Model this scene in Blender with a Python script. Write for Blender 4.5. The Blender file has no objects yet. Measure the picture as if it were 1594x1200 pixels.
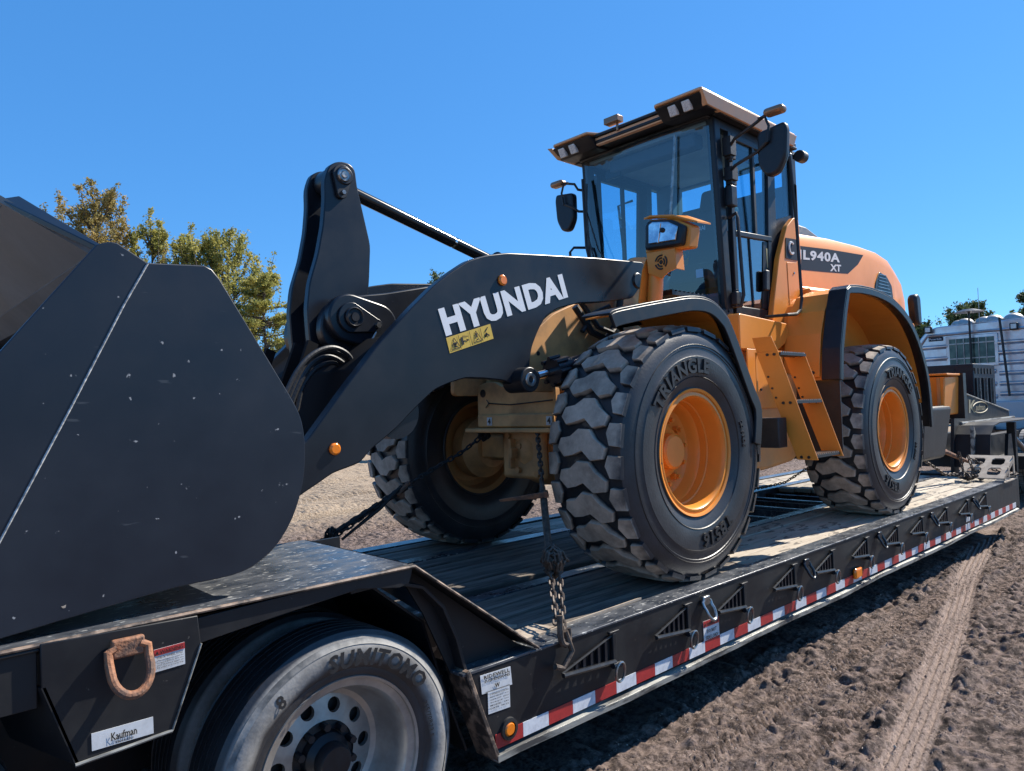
import bpy, math, random
import numpy as np
from math import sin, cos, pi, radians
from mathutils import Vector, Matrix
random.seed(7); np.random.seed(7)
sc = bpy.context.scene
col = sc.collection

# ------------------------------------------------------------------ camera, sky, sun, exposure
CAM = np.array([-3.613, -3.489, 1.018]); YAW, PITCH, ROLL, FPX = radians(46.751), radians(1.849), radians(-1.879), 1124.5
def cam_axes():
    cy, sy, cp, sp = cos(YAW), sin(YAW), cos(PITCH), sin(PITCH)
    f = np.array([cy*cp, sy*cp, sp]); r = np.array([sy, -cy, 0.]); u = np.cross(r, f)
    return cos(ROLL)*r + sin(ROLL)*u, -sin(ROLL)*r + cos(ROLL)*u, f
AR, AU, AF = cam_axes()
cd = bpy.data.cameras.new('camera'); cam = bpy.data.objects.new('camera', cd); col.objects.link(cam)
cd.sensor_width = 36; cd.lens = FPX/1594*36; cd.clip_end = 3000; cd.clip_start = .05
cam.matrix_world = Matrix(((AR[0], AU[0], -AF[0], CAM[0]), (AR[1], AU[1], -AF[1], CAM[1]), (AR[2], AU[2], -AF[2], CAM[2]), (0, 0, 0, 1)))
sc.camera = cam
SUN = Vector((1, -.26, .98)).normalized()          # towards the sun
w = bpy.data.worlds.new('World'); sc.world = w; w.use_nodes = True
nt = w.node_tree; bg = nt.nodes['Background']
sky = nt.nodes.new('ShaderNodeTexSky'); sky.sky_type = 'NISHITA'; sky.sun_disc = False
sky.sun_elevation = math.asin(SUN.z); sky.sun_rotation = math.atan2(SUN.x, SUN.y)
sky.air_density = 1.0; sky.dust_density = .1; sky.ozone_density = 4.0; sky.altitude = 300
tint = nt.nodes.new('ShaderNodeMix'); tint.data_type = 'RGBA'; tint.blend_type = 'MULTIPLY'; tint.inputs[0].default_value = 1
tint.inputs[7].default_value = (.50, .82, 1.0, 1); nt.links.new(sky.outputs[0], tint.inputs[6])
deep = nt.nodes.new('ShaderNodeMix'); deep.data_type = 'RGBA'; deep.inputs[0].default_value = .5; nt.links.new(tint.outputs[2], deep.inputs[6]); deep.inputs[7].default_value = (.34, 1.75, 4.7, 1)
nt.links.new(deep.outputs[2], bg.inputs[0]); bg.inputs[1].default_value = .102
ld = bpy.data.lights.new('sun', 'SUN'); ld.energy = 4.8; ld.angle = radians(.5); ld.color = (1, .93, .82)
lo = bpy.data.objects.new('sun', ld); col.objects.link(lo); lo.rotation_euler = SUN.to_track_quat('Z', 'Y').to_euler()
sc.view_settings.view_transform = 'Standard'; sc.view_settings.look = 'None'; sc.view_settings.gamma = 1
sc.view_settings.use_curve_mapping = False; sc.view_settings.exposure = .92
sc.cycles.max_bounces = 8; sc.cycles.transparent_max_bounces = 24

# ------------------------------------------------------------------ helpers
def at(u, v, x=None, y=None, z=None):
    """world point on a real plane (x=, y= or z= constant) seen along a photograph ray; used only to measure outlines"""
    d = AF + AR*(u-797)/FPX - AU*(v-600)/FPX
    i, val = (0, x) if x is not None else (1, y) if y is not None else (2, z)
    return CAM + d*((val-CAM[i])/d[i])
def xz(pts, y): return [(lambda p: (p[0], p[2]))(at(u, v, y=y)) for u, v in pts]
def yz(pts, x): return [(lambda p: (p[1], p[2]))(at(u, v, x=x)) for u, v in pts]

WORLD = {}
class G:
    def __init__(s): s.v = []; s.f = []; s.m = []; s.mi = 0
    def add(s, vs, fs):
        n = len(s.v); s.v += [tuple(map(float, p)) for p in vs]; s.f += [tuple(i+n for i in f) for f in fs]; s.m += [s.mi]*len(fs); return s
    def hexa(s, p):  # 8 points, bottom ring then top ring
        return s.add(p, [(0, 3, 2, 1), (4, 5, 6, 7), (0, 1, 5, 4), (1, 2, 6, 5), (2, 3, 7, 6), (3, 0, 4, 7)])
    def box(s, x0, x1, y0, y1, z0, z1):
        return s.hexa([(x0, y0, z0), (x1, y0, z0), (x1, y1, z0), (x0, y1, z0), (x0, y0, z1), (x1, y0, z1), (x1, y1, z1), (x0, y1, z1)])
    def ext(s, pts, vec):  # extrude a planar 3D outline
        n = len(pts); vec = np.array(vec, float); a = [np.array(p, float) for p in pts]
        return s.add(a+[p+vec for p in a], [tuple(range(n))[::-1], tuple(range(n, 2*n))]+[(i, (i+1) % n, n+(i+1) % n, n+i) for i in range(n)])
    def py(s, pts, y0, y1): return s.ext([(x, y0, z) for x, z in pts], (0, y1-y0, 0))
    def px(s, pts, x0, x1): return s.ext([(x0, y, z) for y, z in pts], (x1-x0, 0, 0))
    def pz(s, pts, z0, z1): return s.ext([(x, y, z0) for x, y in pts], (0, 0, z1-z0))
    def band(s, prof, t, y0, y1):
        """sheet of thickness t that follows an open profile in xz, from y0 to y1 (t towards the left of travel)"""
        P = [np.array(p, float) for p in prof]; o = []
        for i, p in enumerate(P):
            d = P[min(i+1, len(P)-1)]-P[max(i-1, 0)]; d = d/np.linalg.norm(d); o.append(p+np.array([-d[1], d[0]])*t)
        n = len(P)
        for i in range(n-1):
            a, b, c, d = P[i], P[i+1], o[i+1], o[i]
            s.add([(a[0], y0, a[1]), (b[0], y0, b[1]), (c[0], y0, c[1]), (d[0], y0, d[1]), (a[0], y1, a[1]), (b[0], y1, b[1]), (c[0], y1, c[1]), (d[0], y1, d[1])],
                  [(0, 1, 2, 3), (7, 6, 5, 4), (0, 4, 5, 1), (2, 6, 7, 3)]+([(0, 3, 7, 4)] if i == 0 else [])+([(1, 5, 6, 2)] if i == n-2 else []))
        return s
    def tube(s, path, r, n=8, cap=True, closed=False):
        P = [np.array(p, float) for p in path]; m = len(P); rs = r if hasattr(r, '__len__') else [r]*m
        vs = []; ref = None
        for i in range(m):
            if closed: d = P[(i+1) % m]-P[i-1]
            else: d = P[min(i+1, m-1)]-P[max(i-1, 0)]
            d = d/(np.linalg.norm(d)+1e-12)
            if ref is None:
                ref = np.cross(d, [0, 0, 1.]) if abs(d[2]) < .9 else np.cross(d, [1., 0, 0])
            a = ref-d*(ref@d); a /= np.linalg.norm(a); ref = a; b = np.cross(d, a)
            vs += [P[i]+rs[i]*(a*cos(2*pi*k/n)+b*sin(2*pi*k/n)) for k in range(n)]
        fs = []
        for i in range(m if closed else m-1):
            j = (i+1) % m
            fs += [(i*n+k, i*n+(k+1) % n, j*n+(k+1) % n, j*n+k) for k in range(n)]
        if cap and not closed: fs += [tuple(range(n))[::-1], tuple(range((m-1)*n, m*n))]
        return s.add(vs, fs)
    def cyl(s, a, b, r, n=20, r2=None): return s.tube([a, b], [r, r if r2 is None else r2], n)
    def lathe(s, prof, c=(0, 0, 0), n=64, closed=False):  # profile (radius, y) about the Y axis
        m = len(prof); vs = []
        for i in range(n):
            t = 2*pi*i/n
            vs += [(c[0]+r*cos(t), c[1]+y, c[2]+r*sin(t)) for r, y in prof]
        fs = []
        for i in range(n):
            j = (i+1) % n
            for k in range(m if closed else m-1):
                l = (k+1) % m; fs.append((i*m+k, i*m+l, j*m+l, j*m+k))
        return s.add(vs, fs)
    def ball(s, c, rx, ry=None, rz=None, n=12, h=8):
        ry = ry or rx; rz = rz or rx; vs = [(c[0], c[1], c[2]+rz)]
        for i in range(1, h):
            p = pi*i/h
            vs += [(c[0]+rx*sin(p)*cos(2*pi*k/n), c[1]+ry*sin(p)*sin(2*pi*k/n), c[2]+rz*cos(p)) for k in range(n)]
        vs.append((c[0], c[1], c[2]-rz)); fs = [(0, 1+k, 1+(k+1) % n) for k in range(n)]
        for i in range(h-2): fs += [(1+i*n+k, 1+(i+1)*n+k, 1+(i+1)*n+(k+1) % n, 1+i*n+(k+1) % n) for k in range(n)]
        e = len(vs)-1; fs += [(e, 1+(h-2)*n+(k+1) % n, 1+(h-2)*n+k) for k in range(n)]
        return s.add(vs, fs)
    def xf(s, M):
        s.v = [tuple(M @ Vector(p)) for p in s.v]; return s

def tag(o, label=None, cat=None, group=None, kind=None):
    for k, v in (('label', label), ('category', cat), ('group', group), ('kind', kind)):
        if v: o[k] = v
    return o
def thing(name, loc, label, cat, group=None):
    o = bpy.data.objects.new(name, None); col.objects.link(o); o.location = loc; o.empty_display_size = .2
    WORLD[o.name] = Vector(loc); return tag(o, label, cat, group)
def mk(name, g, mat, parent=None, bevel=0, smooth=False, label=None, origin=None, kind=None, seg=2):
    vs = np.array(g.v, float)
    c = Vector((vs.min(0)+vs.max(0))/2) if origin is None else Vector(origin)
    me = bpy.data.meshes.new(name); me.from_pydata((vs-np.array(c)).tolist(), [], g.f)
    mats = mat if isinstance(mat, (list, tuple)) else [mat]
    for m in mats: me.materials.append(m)
    if max(g.m) > 0: me.polygons.foreach_set('material_index', g.m)
    if smooth: me.polygons.foreach_set('use_smooth', [True]*len(g.f))
    import bmesh
    if len(g.f) < 60000:
        bm = bmesh.new(); bm.from_mesh(me); bmesh.ops.recalc_face_normals(bm, faces=bm.faces); bm.to_mesh(me); bm.free()
    me.update()
    if smooth: me.set_sharp_from_angle(angle=radians(32))
    o = bpy.data.objects.new(name, me); col.objects.link(o)
    if bevel:
        b = o.modifiers.new('bevel', 'BEVEL'); b.width = bevel; b.segments = seg; b.limit_method = 'ANGLE'; b.angle_limit = radians(35)
        for p in me.polygons: p.use_smooth = True
        me.set_sharp_from_angle(angle=radians(50))
    if parent is not None:
        o.parent = parent; o.location = c-WORLD[parent.name]
    else: o.location = c
    WORLD[o.name] = c
    if label: o['label'] = label
    if kind: o['kind'] = kind
    return o
def inst(src, parent, world, rot=None, name=None, scale=None):
    o = src.copy(); col.objects.link(o); o.parent = parent
    if name: o.name = name
    base = WORLD[parent.name] if parent else Vector((0, 0, 0)); o.location = Vector(world)-base; WORLD[o.name] = Vector(world)
    if rot is not None: o.rotation_euler = rot
    if scale is not None: o.scale = scale
    return o

# ------------------------------------------------------------------ materials
def mat(name, base, rough=.5, metal=0, c2=None, nscale=6, nlo=.4, nhi=.65, bump=0, bscale=40, coat=0, spec=None, rvar=0, detail=6, stretch=None, emit=None):
    m = bpy.data.materials.new(name); m.use_nodes = True; t = m.node_tree; N = t.nodes; L = t.links
    b = N['Principled BSDF']; b.inputs['Base Color'].default_value = (*base, 1); b.inputs['Roughness'].default_value = rough; b.inputs['Metallic'].default_value = metal
    if coat: b.inputs['Coat Weight'].default_value = coat; b.inputs['Coat Roughness'].default_value = .08
    if spec is not None: b.inputs['Specular IOR Level'].default_value = spec
    tc = N.new('ShaderNodeTexCoord'); src = tc.outputs['Object']
    if stretch:
        mp = N.new('ShaderNodeMapping'); L.new(src, mp.inputs[0]); mp.inputs['Scale'].default_value = stretch; src = mp.outputs[0]
    if c2 or rvar:
        n = N.new('ShaderNodeTexNoise'); L.new(src, n.inputs[0]); n.inputs['Scale'].default_value = nscale; n.inputs['Detail'].default_value = detail; n.inputs['Roughness'].default_value = .62
        mr = N.new('ShaderNodeMapRange'); L.new(n.outputs[0], mr.inputs[0]); mr.inputs[1].default_value = nlo; mr.inputs[2].default_value = nhi
        if c2:
            mx = N.new('ShaderNodeMix'); mx.data_type = 'RGBA'; L.new(mr.outputs[0], mx.inputs[0]); mx.inputs[6].default_value = (*base, 1); mx.inputs[7].default_value = (*c2, 1)
            L.new(mx.outputs[2], b.inputs['Base Color'])
        if rvar:
            m2 = N.new('ShaderNodeMapRange'); L.new(n.outputs[0], m2.inputs[0]); m2.inputs[1].default_value = .3; m2.inputs[2].default_value = .7
            m2.inputs[3].default_value = rough; m2.inputs[4].default_value = rough+rvar; L.new(m2.outputs[0], b.inputs['Roughness'])
    if bump:
        n = N.new('ShaderNodeTexNoise'); L.new(src, n.inputs[0]); n.inputs['Scale'].default_value = bscale; n.inputs['Detail'].default_value = 8
        bp = N.new('ShaderNodeBump'); bp.inputs['Strength'].default_value = bump; bp.inputs['Distance'].default_value = .01; L.new(n.outputs[0], bp.inputs['Height']); L.new(bp.outputs[0], b.inputs['Normal'])
    if emit: b.inputs['Emission Color'].default_value = (*emit, 1); b.inputs['Emission Strength'].default_value = 1
    return m
def glass(name, tint, refl=.08, rough=.0, op=0):
    m = bpy.data.materials.new(name); m.use_nodes = True; t = m.node_tree; N = t.nodes; L = t.links; N.remove(N['Principled BSDF'])
    tr = N.new('ShaderNodeBsdfTransparent'); tr.inputs[0].default_value = (*tint, 1); gl = N.new('ShaderNodeBsdfGlossy'); gl.inputs['Roughness'].default_value = .02
    fr = N.new('ShaderNodeLayerWeight'); fr.inputs[0].default_value = .5; pw = N.new('ShaderNodeMath'); pw.operation = 'POWER'; pw.inputs[1].default_value = 5; L.new(fr.outputs['Facing'], pw.inputs[0]); mx = N.new('ShaderNodeMixShader'); ad = N.new('ShaderNodeMath'); ad.operation = 'ADD'; ad.inputs[1].default_value = refl
    L.new(pw.outputs[0], ad.inputs[0]); L.new(ad.outputs[0], mx.inputs[0]); L.new(tr.outputs[0], mx.inputs[1]); L.new(gl.outputs[0], mx.inputs[2]); L.new(mx.outputs[0], N['Material Output'].inputs[0])
    return m
def add_specks(m, colr, scale=55, thr=.74, amount=1, stretch=(1, 1, 1), rot=(0, 0, 0)):
    """small chips and scratches of another colour over the base colour"""
    t = m.node_tree; N = t.nodes; L = t.links; b = N['Principled BSDF']
    tc = N.new('ShaderNodeTexCoord'); mp = N.new('ShaderNodeMapping'); mp.inputs['Scale'].default_value = stretch; mp.inputs['Rotation'].default_value = rot; L.new(tc.outputs['Object'], mp.inputs[0])
    n = N.new('ShaderNodeTexNoise'); n.inputs['Scale'].default_value = scale; n.inputs['Detail'].default_value = 4; L.new(mp.outputs[0], n.inputs[0])
    mr = N.new('ShaderNodeMapRange'); L.new(n.outputs[0], mr.inputs[0]); mr.inputs[1].default_value = thr; mr.inputs[2].default_value = thr+.03; mr.inputs[4].default_value = amount
    mx = N.new('ShaderNodeMix'); mx.data_type = 'RGBA'; L.new(mr.outputs[0], mx.inputs[0]); mx.inputs[7].default_value = (*colr, 1)
    old = b.inputs['Base Color'].links
    if old: L.new(old[0].from_socket, mx.inputs[6])
    else: mx.inputs[6].default_value = b.inputs['Base Color'].default_value
    L.new(mx.outputs[2], b.inputs['Base Color']); return m
M = {}
M['black'] = add_specks(mat('black_satin_paint', (.007, .009, .014), .26, c2=(.011, .014, .020), nscale=3, rvar=.12, bump=.03, bscale=9, spec=.42), (.20, .20, .20), 42, .755, .6)
M['bucket'] = add_specks(add_specks(mat('bucket_paint', (.008, .012, .021), .26, c2=(.014, .019, .029), nscale=1.6, rvar=.16, bump=.12, bscale=3, spec=.45), (.38, .38, .38), 34, .715, .8), (.10, .11, .12), 7, .70, .35, (1, 1, 5), (0, 1.3, 0))
M['bucket_in'] = mat('bucket_inside_bounce_tint', (.17, .14, .12), .55, c2=(.28, .225, .19), nscale=2.5, rvar=.2)  # warm brown puts light bounced off the dirt into the colour
M['trailer'] = add_specks(mat('trailer_black_paint', (.009, .010, .013), .36, c2=(.017, .017, .018), nscale=4, rvar=.25, bump=.04, bscale=14, spec=.35), (.12, .11, .10), 60, .72, .6)
M['worn'] = add_specks(mat('worn_black_steel', (.045, .052, .065), .22, c2=(.15, .155, .165), nscale=7, nlo=.40, nhi=.70, rvar=.22, metal=.25, bump=.08, bscale=50, stretch=(1, 2.0, 1)), (.50, .50, .48), 24, .62, .75, (1, 2.6, 1), (0, 0, .4))
M['lip'] = mat('scuffed_rub_rail', (.07, .07, .068), .45, c2=(.30, .30, .275), nscale=9, nlo=.42, nhi=.54, metal=.2, bump=.1, bscale=60, stretch=(.35, 2, 2))
M['edge'] = mat('rusty_edge_steel', (.045, .035, .03), .55, c2=(.30, .21, .15), nscale=16, nlo=.45, nhi=.62, bump=.1)
M['orange'] = mat('orange_paint', (.80, .285, .040), .32, c2=(.70, .245, .036), nscale=2, rvar=.1, coat=.05, spec=.38, bump=.02, bscale=4)
M['orange_dull'] = mat('shaded_orange_paint', (.62, .28, .08), .45, c2=(.48, .25, .10), nscale=3, rvar=.2)  # browner copy of the orange, shade of belly and inner fenders coloured in
M['frame'] = mat('frame_ochre_paint', (.74, .38, .14), .45, c2=(.42, .22, .09), nscale=4, rvar=.2)
M['rubber'] = mat('black_rubber', (.012, .012, .014), .5, c2=(.022, .022, .023), nscale=8, bump=.15, bscale=60)
M['plastic'] = mat('black_plastic', (.010, .011, .014), .34, rvar=.12, c2=(.016, .017, .02), nscale=20, spec=.40)
M['chrome'] = mat('chrome', (.7, .72, .75), .08, metal=1)
M['steel'] = mat('bare_steel', (.38, .38, .38), .32, metal=.9, c2=(.2, .19, .18), nscale=20)
M['chain'] = mat('rusty_chain', (.055, .04, .032), .6, c2=(.14, .105, .08), nscale=30, metal=.3, bump=.2, bscale=120)
M['rust'] = mat('rusty_iron', (.30, .13, .065), .75, c2=(.12, .07, .05), nscale=26, nlo=.42, nhi=.6, bump=.4, bscale=90)
M['chain_black'] = mat('dark_chain', (.022, .02, .019), .6, metal=.2)
M['white'] = mat('white_vinyl', (.72, .74, .76), .4)
M['sticker'] = mat('sticker_paper', (.62, .64, .66), .5, c2=(.5, .51, .52), nscale=15)
M['red'] = mat('red_vinyl', (.40, .035, .035), .4)
M['tape_red'] = mat('red_reflective_tape', (.42, .035, .035), .35, c2=(.32, .03, .03), nscale=30)
M['tape_white'] = mat('white_reflective_tape', (.68, .70, .74), .35, c2=(.52, .54, .58), nscale=30)
M['yellow'] = mat('yellow_decal', (.62, .42, .07), .4)
M['ink'] = mat('black_ink', (.012, .012, .012), .5)
M['amber'] = mat('amber_lens', (.85, .22, .01), .15, coat=.6)
M['lamp'] = mat('clear_lamp_lens', (.72, .70, .66), .2, c2=(.45, .43, .42), nscale=90, coat=.5)
M['lens'] = mat('headlamp_glass', (.35, .4, .48), .08, metal=.9, c2=(.75, .78, .8), nscale=14)
M['glass'] = glass('tinted_glass', (.62, .82, .90), .13)
M['glass_clear'] = glass('clear_glass', (.68, .90, .98), .06)
M['cabin'] = mat('cab_interior_trim', (.09, .11, .14), .7)
M['liner'] = mat('cab_roof_liner', (.42, .45, .50), .8, c2=(.33, .36, .40), nscale=3)
M['seat'] = mat('seat_fabric', (.035, .038, .045), .9, bump=.3, bscale=90)
M['alu'] = mat('dull_aluminium', (.42, .41, .39), .38, metal=.75, c2=(.30, .28, .26), nscale=7, rvar=.2)
M['alubright'] = mat('bright_aluminium', (.58, .60, .64), .26, metal=.8, c2=(.48, .40, .38), nscale=2, rvar=.15)
M['tan'] = mat('tan_steel_step', (.42, .35, .27), .6, c2=(.28, .22, .17), nscale=14)
M['badge_blue'] = mat('dark_blue_decal', (.012, .017, .030), .55, spec=.2)
M['greenroof'] = mat('pale_green_roofing', (.38, .52, .44), .5)
M['bark'] = mat('bark', (.10, .08, .06), .9, bump=.5, bscale=8)

def tyre_mat(name, rb, r0, r1, dust):
    """black rubber; dried mud covers the tread from radius r0 outwards with a ragged edge"""
    m = mat(name, rb, .46, c2=tuple(c*1.7 for c in rb), nscale=5, bump=.12, bscale=70); t = m.node_tree; N = t.nodes; L = t.links; b = N['Principled BSDF']
    tc = N.new('ShaderNodeTexCoord'); sp = N.new('ShaderNodeSeparateXYZ'); L.new(tc.outputs['Object'], sp.inputs[0])
    def mth(op, a, bb):
        n = N.new('ShaderNodeMath'); n.operation = op
        for i, q in enumerate((a, bb)):
            if q is None: continue
            if isinstance(q, (int, float)): n.inputs[i].default_value = q
            else: L.new(q, n.inputs[i])
        return n.outputs[0]
    rad = mth('SQRT', mth('ADD', mth('MULTIPLY', sp.outputs[0], sp.outputs[0]), mth('MULTIPLY', sp.outputs[2], sp.outputs[2])), None)
    ns = N.new('ShaderNodeTexNoise'); ns.inputs['Scale'].default_value = 9; ns.inputs['Detail'].default_value = 5; L.new(tc.outputs['Object'], ns.inputs[0])
    e = mth('ADD', rad, mth('MULTIPLY', mth('SUBTRACT', ns.outputs[0], .5), .05))
    mr = N.new('ShaderNodeMapRange'); L.new(e, mr.inputs[0]); mr.inputs[1].default_value = r0; mr.inputs[2].default_value = r1
    n2 = N.new('ShaderNodeTexNoise'); n2.inputs['Scale'].default_value = 4; n2.inputs['Detail'].default_value = 9; n2.inputs['Roughness'].default_value = .7; L.new(tc.outputs['Object'], n2.inputs[0])
    cr = N.new('ShaderNodeMix'); cr.data_type = 'RGBA'; cr.inputs[6].default_value = (*[c*.55 for c in dust], 1); cr.inputs[7].default_value = (*[c*1.25 for c in dust], 1)
    if r1 < .5:
        up_ = N.new('ShaderNodeMapRange'); L.new(rad, up_.inputs[0]); up_.inputs[1].default_value = .436; up_.inputs[2].default_value = .446; up_.inputs[3].default_value = 1; up_.inputs[4].default_value = 0
        mask = mth('MULTIPLY', mr.outputs[0], up_.outputs[0])
    else: mask = mr.outputs[0]
    m3 = N.new('ShaderNodeMapRange'); L.new(n2.outputs[0], m3.inputs[0]); m3.inputs[1].default_value = .38; m3.inputs[2].default_value = .64; L.new(m3.outputs[0], cr.inputs[0])
    mx = N.new('ShaderNodeMix'); mx.data_type = 'RGBA'; L.new(mask, mx.inputs[0]); L.new(b.inputs['Base Color'].links[0].from_socket, mx.inputs[6]); L.new(cr.outputs[2], mx.inputs[7]); L.new(mx.outputs[2], b.inputs['Base Color'])
    rr = N.new('ShaderNodeMapRange'); L.new(mask, rr.inputs[0]); rr.inputs[3].default_value = .40; rr.inputs[4].default_value = .85; L.new(rr.outputs[0], b.inputs['Roughness'])
    return m
M['tyre'] = tyre_mat('loader_tyre_rubber', (.020, .021, .024), .713, .731, (.47, .385, .305))
M['tyre2'] = tyre_mat('trailer_tyre_rubber', (.024, .024, .026), .345, .372, (.27, .26, .245))

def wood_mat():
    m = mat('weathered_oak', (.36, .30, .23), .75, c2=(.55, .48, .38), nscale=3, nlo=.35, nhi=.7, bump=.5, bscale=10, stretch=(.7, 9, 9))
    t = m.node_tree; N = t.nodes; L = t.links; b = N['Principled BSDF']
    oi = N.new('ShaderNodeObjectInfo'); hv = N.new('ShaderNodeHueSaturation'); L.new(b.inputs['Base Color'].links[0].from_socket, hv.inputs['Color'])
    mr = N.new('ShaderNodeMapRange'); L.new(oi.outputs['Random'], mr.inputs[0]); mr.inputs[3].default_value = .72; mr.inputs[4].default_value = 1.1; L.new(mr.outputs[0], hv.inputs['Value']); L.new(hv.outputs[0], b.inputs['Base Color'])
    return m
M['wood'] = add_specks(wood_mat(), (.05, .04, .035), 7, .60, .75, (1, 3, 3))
M['wood_dark'] = mat('worn_shaded_planks', (.085, .074, .064), .78, spec=.2, c2=(.27, .23, .19), nscale=3, nlo=.4, nhi=.7, bump=.5, bscale=10, stretch=(.7, 9, 9))  # darker copy of the oak: worn boards with shadow put into the colour

# ------------------------------------------------------------------ text
def text_geo(s, bold=.0, shear=0, spacing=1, res=3):
    cu = bpy.data.curves.new('lettering_curve', 'FONT'); cu.body = s; cu.offset = bold; cu.shear = shear; cu.space_character = spacing; cu.resolution_u = res; cu.align_x = 'LEFT'
    o = bpy.data.objects.new('lettering_tmp', cu); col.objects.link(o); dg = bpy.context.evaluated_depsgraph_get(); dg.update()
    me = bpy.data.meshes.new_from_object(o.evaluated_get(dg)); v = np.array([tuple(p.co) for p in me.vertices]); f = [tuple(p.vertices) for p in me.polygons]
    bpy.data.objects.remove(o); bpy.data.curves.remove(cu); bpy.data.meshes.remove(me); return v, f
def text_quad(s, o, r, u, n, bold=.0, shear=0, off=.002, spacing=1, thick=0, g=None, keep=False, res=3):
    """letters fitted into the parallelogram origin o, right r, up u, lifted by off along n"""
    v, f = text_geo(s, bold, shear, spacing, res); lo, hi = v.min(0), v.max(0); o, r, u, n = (np.array(q, float) for q in (o, r, u, n))
    g = g or G(); P = [o+r*(p[0]-lo[0])/(hi[0]-lo[0])+u*(p[1]-lo[1])/(hi[1]-lo[1])+n*off for p in v]; return g.add(P, f)
def quad(g, o, r, u, n, off=.001, t=.001):
    o, r, u, n = (np.array(q, float) for q in (o, r, u, n)); a = [o+n*off, o+r+n*off, o+r+u+n*off, o+u+n*off]; return g.ext(a, -n*t)
def sub(o, r, u, a, b, c, d):  # sub-parallelogram
    o, r, u = (np.array(q, float) for q in (o, r, u)); return o+r*a+u*b, r*(c-a), u*(d-b)

# ================================================================== GROUND
GZ = -.65
def vnoise(x, y, s, seed=0):
    x = x/s+seed*17.3; y = y/s+seed*9.1; xi = np.floor(x).astype(int); yi = np.floor(y).astype(int); fx = x-xi; fy = y-yi
    fx = fx*fx*(3-2*fx); fy = fy*fy*(3-2*fy)
    h = lambda a, b: (((a*374761393+b*668265263+seed*1442695) ^ ((a*374761393+b*668265263) >> 13))*1274126177 & 0xffff)/65535.
    return (h(xi, yi)*(1-fx)+h(xi+1, yi)*fx)*(1-fy)+(h(xi, yi+1)*(1-fx)+h(xi+1, yi+1)*fx)*fy-.5
def ground_h(x, y, want_mask=False):
    near = np.clip((-.7-y)/.4, 0, 1)*np.clip((14-x)/4, 0, 1)
    rough = .6+.8*np.clip(vnoise(x, y, .6, 11)+.5, 0, 1)
    h = .05*vnoise(x, y, 1.3, 1)+.03*vnoise(x, y, .45, 2)+rough*(.030*vnoise(x, y, .16, 3)+.060*(np.abs(vnoise(x, y, .10, 4))-.2)+.050*(np.abs(vnoise(x+.3*y, y, .055, 5))-.2)+.018*vnoise(x, y, .026, 6))
    a = np.array([-.17, -2.24]); b = np.array([4.3, -1.40]); d = (b-a)/np.linalg.norm(b-a); s = (x-a[0])*d[0]+(y-a[1])*d[1]; q = -(x-a[0])*d[1]+(y-a[1])*d[0]+.015*np.sin(s*1.1)
    inn = np.clip((.100-np.abs(q))/.012, 0, 1)*near
    rib = np.clip((.5+.5*np.cos(q/.040*2*pi)-.12)*1.6, 0, 1); lug = np.where(((s/.040+np.abs(q)*9) % 1) > .22, 1, .45)
    h = h*(1-.88*inn)+inn*(-.022+.024*rib*lug)
    ridge = np.exp(-((np.abs(q)-.145)/.035)**2)*near; h += ridge*(.020+.05*vnoise(x, y, .07, 8)+.03*vnoise(x, y, .03, 9))
    for (ya, sl, wd) in ((-1.52, 0.0, .10), (-1.86, .02, .09)):
        q2 = y-(ya+sl*x+.03*np.sin(x*.6)); inn2 = np.clip((wd-np.abs(q2))/.02, 0, 1)*near
        h = h*(1-.6*inn2)+inn2*(-.010+.014*(((x+np.abs(q2)*1.2)/.052 % 1) > .42))
    if want_mask: return np.clip((.100-np.abs(q))/.012, 0, 1)*near
    far = np.clip((y-1.5)/1.5, 0, 1)
    for k, (o, wd) in enumerate(((3.2, .28), (5.1, .3), (7.4, .3), (9.6, .35), (12.5, .4))):
        q3 = y-o-.10*x-.25*np.sin(x*.25+k); i3 = np.clip((wd-np.abs(q3))/.06, 0, 1)*far; h = h*(1-.5*i3)+i3*(-.05+.03*(((x+q3)/.11 % 1) > .5))
    dist = np.hypot(x, y); h = h*np.clip((60-dist)/30, .1, 1); return h
def axis(segs):
    out = []
    for a, b, st in segs: out += list(np.arange(a, b, st))
    return np.array(out+[segs[-1][1]])
gx = axis([(-700, -60, 80), (-60, -6, 3), (-6, -1.6, .08), (-1.6, 5.5, .011), (5.5, 9, .03), (9, 16, .12), (16, 60, 1.5), (60, 700, 60)])
gy = axis([(-700, -60, 80), (-60, -5, 3), (-5, -2.9, .08), (-2.9, -1.1, .011), (-1.1, 2.5, .1), (2.5, 9, .05), (9, 20, .15), (20, 60, 1.5), (60, 700, 60)])
X, Y = np.meshgrid(gx, gy); Z = GZ+ground_h(X, Y)
nx, ny = len(gx), len(gy); vv = np.stack([X, Y, Z], -1).reshape(-1, 3)
I = np.arange((ny-1)*(nx-1)); ii = (I//(nx-1))*nx+I % (nx-1); ff = np.stack([ii, ii+1, ii+nx+1, ii+nx], 1)
me = bpy.data.meshes.new('ground'); me.vertices.add(len(vv)); me.vertices.foreach_set('co', vv.ravel()); me.loops.add(ff.size); me.loops.foreach_set('vertex_index', ff.ravel())
me.polygons.add(len(ff)); me.polygons.foreach_set('loop_start', np.arange(0, ff.size, 4)); me.polygons.foreach_set('loop_total', np.full(len(ff), 4)); me.update(); me.validate()
ta = me.attributes.new('track', 'FLOAT', 'POINT'); ta.data.foreach_set('value', ground_h(X, Y, True).ravel().astype(np.float32))
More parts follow.
